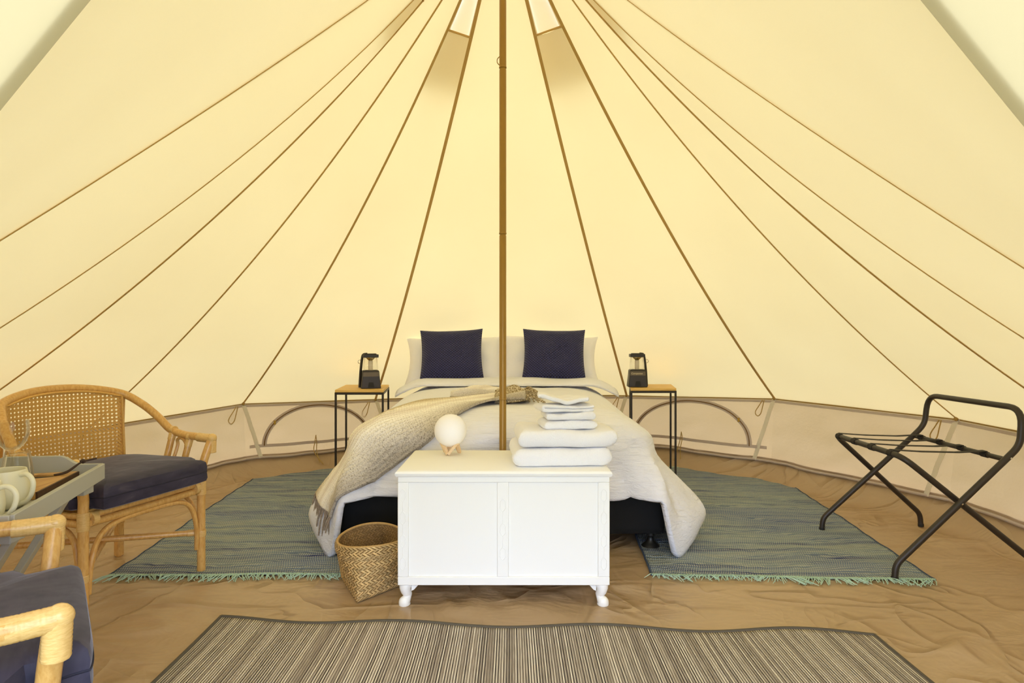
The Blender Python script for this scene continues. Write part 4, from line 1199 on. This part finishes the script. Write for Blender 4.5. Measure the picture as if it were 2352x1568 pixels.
    for z, r_ in ((.345, .0135), (.372, .0115)):
        pole_('seat_rail', [V((-fx, fy, z)), V((fx, fy, z))], r_, 10)
        pole_('seat_rail', [V((-.240, -.228, z)), V((.240, -.228, z))], r_, 10)
    pole_('front_brace', catmull([V((-fx + .020, fy - .004, .10)), V((-fx + .026, fy, .20)), V((-fx + .055, fy, .285)), V((-fx + .12, fy, .322)), V((0, fy, .328)), V((fx - .12, fy, .322)), V((fx - .055, fy, .285)), V((fx - .026, fy, .20)), V((fx - .020, fy - .004, .10))], 6), .0095, 9)
    MB().box((0, 0, .383), (.46, .42, .012)).build('seat_deck', 'cane', ch)
    # cane back: real strands following the curve of the back
    def back(x, z):
        e = abs(x) / .235
        y = -.255 + .045 * e ** 2.2
        return V((x, y + .020 - .05 * (z - .6), z))
    def ztop(x): return .770 - .038 * (abs(x) / .235) ** 2.4
    X0, Z0, pt = .232, .395, .0158
    mb = MB()
    def strand(pts, wd, up2, off):
        vs = []
        for p in pts: vs += [p + V((0, off, 0)) - up2 * wd / 2, p + V((0, off, 0)) + up2 * wd / 2]
        mb.raw(vs, [(2 * k, 2 * k + 1, 2 * k + 3, 2 * k + 2) for k in range(len(pts) - 1)])
    nz_ = int((.78 - Z0) / pt) + 1; nx_ = int(2 * X0 / pt)
    for k in range(nz_):
        z = Z0 + k * pt
        xs = [x_ for x_ in [-X0 + 2 * X0 * i / 24 for i in range(25)] if ztop(x_) > z]
        if len(xs) > 1: strand([back(x_, z) for x_ in xs], .0072, V((0, 0, 1)), .0006)
    for k in range(nx_ + 1):
        x_ = -X0 + k * pt
        strand([back(x_, lerp(Z0, ztop(x_), i / 8)) for i in range(9)], .0072, V((1, 0, 0)), -.0006)
    for sg in (1, -1):
        for k in range(-nz_ - 2, nx_ + nz_ + 2):
            pts = []
            for i in range(0, 60):
                z = Z0 + i * pt * .5
                x_ = -X0 + (k + .5) * pt + sg * (z - Z0)
                if abs(x_) <= X0 and z <= ztop(x_): pts.append(back(x_, z))
            if len(pts) > 1: strand(pts, .0052, V((.707, 0, -.707 * sg)), .0014 * sg)
    mb.build('cane_webbing', 'cane', ch, kind='stuff')
    # border strips
    mb = MB()
    bp = [back(-X0 + .004, lerp(Z0, ztop(-X0), i / 8)) for i in range(9)] + [back(-X0 + 2 * X0 * i / 24, ztop(-X0 + 2 * X0 * i / 24) - .006) for i in range(1, 24)] + [back(X0 - .004, lerp(ztop(X0), Z0, i / 8)) for i in range(9)]
    mb.tube([p + V((0, .004, 0)) for p in bp], .0055, 7); mb.build('cane_border', 'cane', ch)
    # box cushion
    def cush(u, v_):
        a = 2 * pi * u; n_ = .22
        cx_, sx2 = cos(a), sin(a)
        x_ = .268 * (abs(cx_) ** n_) * (1 if cx_ > 0 else -1); y_ = .245 * (abs(sx2) ** n_) * (1 if sx2 > 0 else -1)
        if y_ < 0: x_ *= 1 + y_ * .22
        if y_ > .142: x_ = max(-.224, min(.224, x_))
        return x_, y_
    NU = 96
    prof = [(.0, -.002), (.5, -.002), (.93, 0), (.985, .006), (1.0, .018), (.995, .045), (.998, .055), (1.0, .062), (.985, .080), (.93, .090), (.75, .098), (.45, .104), (.2, .106), (.0, .107)]
    def cv_(i, k, z0=.389):
        r_, z = prof[k]; x_, y_ = cush(i / NU, 0)
        w_ = .004 * nz(x_ * 14, y_ * 14, z * 20) if .03 < z < .10 else .004 * nz(x_ * 7, y_ * 7, 2) if z > .05 else 0
        cr_ = .006 * max(0, abs(x_ * y_) / .058 - .75) * 4 * (1 if .02 < z < .09 else 0)
        return V((x_ * r_ * (1 - cr_), y_ * r_ * (1 - cr_) + .040, z0 + z + w_))
    cm = MB()
    vs = [cv_(i, k) for k in range(len(prof)) for i in range(NU)]
    cm.raw(vs, [(k * NU + i, k * NU + (i + 1) % NU, (k + 1) * NU + (i + 1) % NU, (k + 1) * NU + i) for k in range(1, len(prof) - 2) for i in range(NU)] + [tuple(NU + i for i in range(NU))[::-1], tuple((len(prof) - 2) * NU + i for i in range(NU))])
    cu = cm.build('seat_cushion', 'velvet', ch, label='dark navy velvet box cushion')
    MB().tube([cv_(i, 5) * 1.0 + (V((cv_(i, 5).x, cv_(i, 5).y, 0)).normalized() * .0005) for i in range(NU)], .0022, 5, closed=True).build('seam', 'velvet_seam', cu)
    return ch
chair1 = rattan_chair('rattan armchair with cane back, its leg on the blue rug, behind tray table')
f1 = V((.955, -.30)).normalized()
fc1 = V((-1.38, 2.238))
chair1.location = (fc1.x - f1.x * .225, fc1.y - f1.y * .225, .0); chair1.rotation_euler = (0, 0, atan2(f1.y, f1.x) - pi / 2)
chair2 = copy_tree(chair1)
chair2['label'] = 'rattan armchair cropped by the frame, wrapped arm ends before tray table'
f2 = V((.786, .618)); fc2 = V((-.860, 1.108))
chair2.location = (fc2.x - f2.x * .235, fc2.y - f2.y * .235, 0); chair2.rotation_euler = (0, 0, atan2(f2.y, f2.x) - pi / 2)

# ------------------------------------------------------------------ tray table and what stands on it
FR_, NR_, NL_, FL_ = V((-1.313, 1.884, 0)), V((-1.130, 1.325, 0)), V((-1.50, 1.275, 0)), V((-1.72, 1.84, 0))
TZ = .543
tray = thing('tray_table', ((FR_ + NL_) / 2).to_tuple(), 'grey painted butler tray table on crossed legs between the rattan chairs', 'table')
MB().prism([(p.x, p.y) for p in (FR_, FL_, NL_, NR_)], TZ - .010, TZ).build('tray_floor', 'grey', tray)
def side_board(a, b, raise_, nm):
    a, b = V(a), V(b); d_ = (b - a); L_ = d_.length; d_.normalize(); n_ = V((d_.y, -d_.x, 0))
    pts = []
    for k in range(25):
        t = k / 24; x_ = t * L_
        h_ = .036
        if raise_:
            e = min(1, max(0, (min(t, 1 - t) - .16) / .14)); h_ += .0275 * e * e * (3 - 2 * e)
        pts.append((x_, TZ - .012 + .012 + h_))
    poly = [(0, TZ - .012), (L_, TZ - .012)] + pts[::-1]
    fr = M(((d_.x, 0, n_.x), (d_.y, 0, n_.y), (0, 1, 0)))
    mb = MB(); mb.prism(poly, -.007, .007, fr)
    for k in range(len(mb.v)): mb.v[k] = mb.v[k] + a
    return mb.build(nm, 'grey', tray, bevel=.0015, angle=30)
side_board(NR_, FR_, False, 'tray_side'); side_board(FR_, FL_, True, 'tray_end'); side_board(FL_, NL_, False, 'tray_side'); side_board(NL_, NR_, True, 'tray_end')
ud = (NR_ - FR_).normalized(); wd_ = (FL_ - FR_).normalized()
MB().beam(FR_ + ud * .07 + wd_ * .015 + V((0, 0, TZ - .028)), FR_ + ud * .07 + wd_ * .37 + V((0, 0, TZ - .028)), .05, .032).build('cleat', 'grey', tray, bevel=.003)
MB().beam(FR_ + ud * .52 + wd_ * .015 + V((0, 0, TZ - .028)), FR_ + ud * .52 + wd_ * .35 + V((0, 0, TZ - .028)), .05, .032).build('cleat', 'grey', tray, bevel=.003)
for s0, dlt in ((.21, 0), (.47, 0)):
    o0 = FR_ + ud * s0
    for (q0, q1, e) in ((.026, .34, 0), (.34, .026, .022)):
        MB().beam(o0 + wd_ * q0 + ud * e + V((0, 0, TZ - .012)), o0 + wd_ * q1 + ud * e, .018, .05, up=ud).build('leg', 'grey', tray, bevel=.002)
for q0, z in ((.25, .17), (.10, .17)):
    MB().beam(FR_ + ud * .21 + wd_ * q0 + V((0, 0, z)), FR_ + ud * .49 + wd_ * q0 + V((0, 0, z)), .03, .02).build('stretcher', 'grey', tray, bevel=.002)
# serving board
B0, B1 = V((-1.283, 1.583, 0)), V((-1.359, 1.839, 0))
bd = (B1 - B0).normalized(); bn = V((-bd.y, bd.x, 0))
board = thing('serving_board', ((B0 + B1) / 2).to_tuple(), 'wooden serving board with dark cutout and leather cord on the grey tray', 'serving board')
board.location.z = TZ
L_, W_ = .265, .240
out = []
for k in range(5): out.append((L_ * k / 4, 0))
out += [(L_, W_), (0, W_)]
mb = MB()
hole = [(L_ - .053 + .0235 * cos(a), .083 + .058 * sin(a)) for a in [2 * pi * k / 24 for k in range(24)]]
bmx = bmesh.new()
def addloop(pl, z): return [bmx.verts.new((B0 + bd * x_ + bn * y_ + V((0, 0, z)))) for x_, y_ in pl]
rect = []
for (xa_, ya_), (xb2, yb2) in zip([(0, 0), (L_, 0), (L_, W_), (0, W_)], [(L_, 0), (L_, W_), (0, W_), (0, 0)]):
    for k in range(6): rect.append((lerp(xa_, xb2, k / 6), lerp(ya_, yb2, k / 6)))
hc = (L_ - .053, .083)
rect.sort(key=lambda p_: atan2(p_[1] - hc[1], p_[0] - hc[0])); hole.sort(key=lambda p_: atan2((p_[1] - hc[1]), (p_[0] - hc[0])))
zt0, zt1 = TZ + .001, TZ + .022
r1_, h1_, r0_, h0_ = addloop(rect, zt1), addloop(hole, zt1), addloop(rect, zt0), addloop(hole, zt0)
n = 24
for k in range(n):
    l = (k + 1) % n
    bmx.faces.new((r1_[k], r1_[l], h1_[l], h1_[k])); bmx.faces.new((r0_[l], r0_[k], h0_[k], h0_[l]))
    bmx.faces.new((r0_[k], r0_[l], r1_[l], r1_[k])); bmx.faces.new((h0_[l], h0_[k], h1_[k], h1_[l]))
mbx = MB(); bmx.verts.index_update(); mbx.raw([v_.co.copy() for v_ in bmx.verts], [tuple(v_.index for v_ in f.verts) for f in bmx.faces]); bmx.free()
mbx.build('board', 'board', board, bevel=.002)
bb_ = MB()
for k in range(12):
    a_, b_ = L_ * k / 12, L_ * (k + 1) / 12
    bb_.beam(B0 + bd * a_ - bn * (.0022 + .001 * nz(k, 1)) + V((0, 0, TZ + .0115)), B0 + bd * (b_ + .001) - bn * (.0022 + .001 * nz(k + 1, 1)) + V((0, 0, TZ + .0115)), .005, .0195)
bb_.build('bark_edge', 'board_dark', board)
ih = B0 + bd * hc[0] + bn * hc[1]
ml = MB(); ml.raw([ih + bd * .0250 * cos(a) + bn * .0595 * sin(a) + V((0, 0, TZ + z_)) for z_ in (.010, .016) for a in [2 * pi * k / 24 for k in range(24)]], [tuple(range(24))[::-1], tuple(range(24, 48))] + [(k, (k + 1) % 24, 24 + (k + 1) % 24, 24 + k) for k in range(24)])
ml.build('hole_shade_disc', 'rubber', board)  # black disc added inside the cutout, painting the shade of the open hole
k0 = B0 + bd * (L_ - .053) + bn * .037 + V((0, 0, TZ + .024))
MB().tube(catmull([k0, k0 - bn * .03 + V((0, 0, .006)), k0 - bn * .055 + bd * .035 + V((0, 0, .030)), k0 - bn * .06 + bd * .05 + V((0, 0, .030))], 6), .0028, 6).build('leather_cord', 'leather', board)
MB().tube(catmull([k0 + bn * .004, k0 - bn * .02 + bd * .025 + V((0, 0, .004)), k0 - bn * .052 + bd * .04 + V((0, 0, .027)), k0 - bn * .085 + bd * .065 + V((0, 0, .033))], 6), .0028, 6).build('leather_cord', 'leather', board)
MB().lathe([(0, -.008), (.008, -.004), (.009, .003), (0, .008)], k0 - bn * .056 + bd * .042 + V((0, 0, .030)), 8).build('knot', 'leather', board)

def mug(c, label, ang):
    t = thing('mug', c, label, 'mug', 'pale ceramic mugs on the tray')
    prof = [(.0001, 0), (.030, 0), (.040, .006), (.0475, .022), (.050, .042), (.0475, .066), (.0430, .086), (.0415, .092), (.0395, .0915), (.0405, .085), (.0445, .064), (.0465, .042), (.043, .022), (.034, .010), (.0001, .008)]
    S_ = 1.06
    MB().lathe([(r_ * S_, z_ * S_) for r_, z_ in prof], c, 40, cap=False).build('bowl', 'ceramic', t)
    d_ = V((cos(ang), sin(ang), 0)); c = V(c)
    pts = catmull([c + d_ * .040 + V((0, 0, .080)), c + d_ * .062 + V((0, 0, .083)), c + d_ * .077 + V((0, 0, .066)), c + d_ * .074 + V((0, 0, .040)), c + d_ * .060 + V((0, 0, .020)), c + d_ * .040 + V((0, 0, .012))], 6)
    mb = MB(); mb.tube([c + (p_ - c) * S_ for p_ in pts], .0059, 10); mb.build('handle', 'ceramic', t)
mug((-1.300, 1.507, TZ + .0005), 'pale round ceramic mug in front of the upturned tumbler', radians(-8))
mug((-1.240, 1.360, TZ + .0005), 'pale round ceramic mug mostly cut off at the frame edge', radians(10))
ZB = TZ + .0225
gl = thing('wine_glass', (-1.519, 1.786, ZB), 'clear round bowled wine glass behind the upturned tumbler', 'glass')
g = [(.0001, 0), (.033, 0), (.033, .0015), (.012, .004), (.0042, .010), (.0038, .055), (.006, .066), (.018, .073), (.031, .090), (.0395, .112), (.041, .130), (.0385, .155), (.0373, .155), (.0398, .130), (.0383, .112), (.0300, .0915), (.017, .0755), (.0001, .071)]
MB().lathe([(r_ * 1.06, z_ * 1.06) for r_, z_ in g], (-1.519, 1.786, ZB), 40, cap=False).build('glass_body', 'glass', gl)
tb = thing('tumbler', (-1.433, 1.702, ZB), 'clear glass tumbler standing upside down on the wooden board', 'glass')
g = [(.0375, 0), (.0355, .030), (.0285, .080), (.027, .0825), (.0001, .0825), (.0001, .0765), (.0255, .0755), (.0335, .030), (.0358, 0), (.0375, 0)]
MB().lathe([(r_ * 1.06, z_ * 1.06) for r_, z_ in g], (-1.433, 1.702, ZB), 40, cap=False).build('glass_body', 'glass', tb)
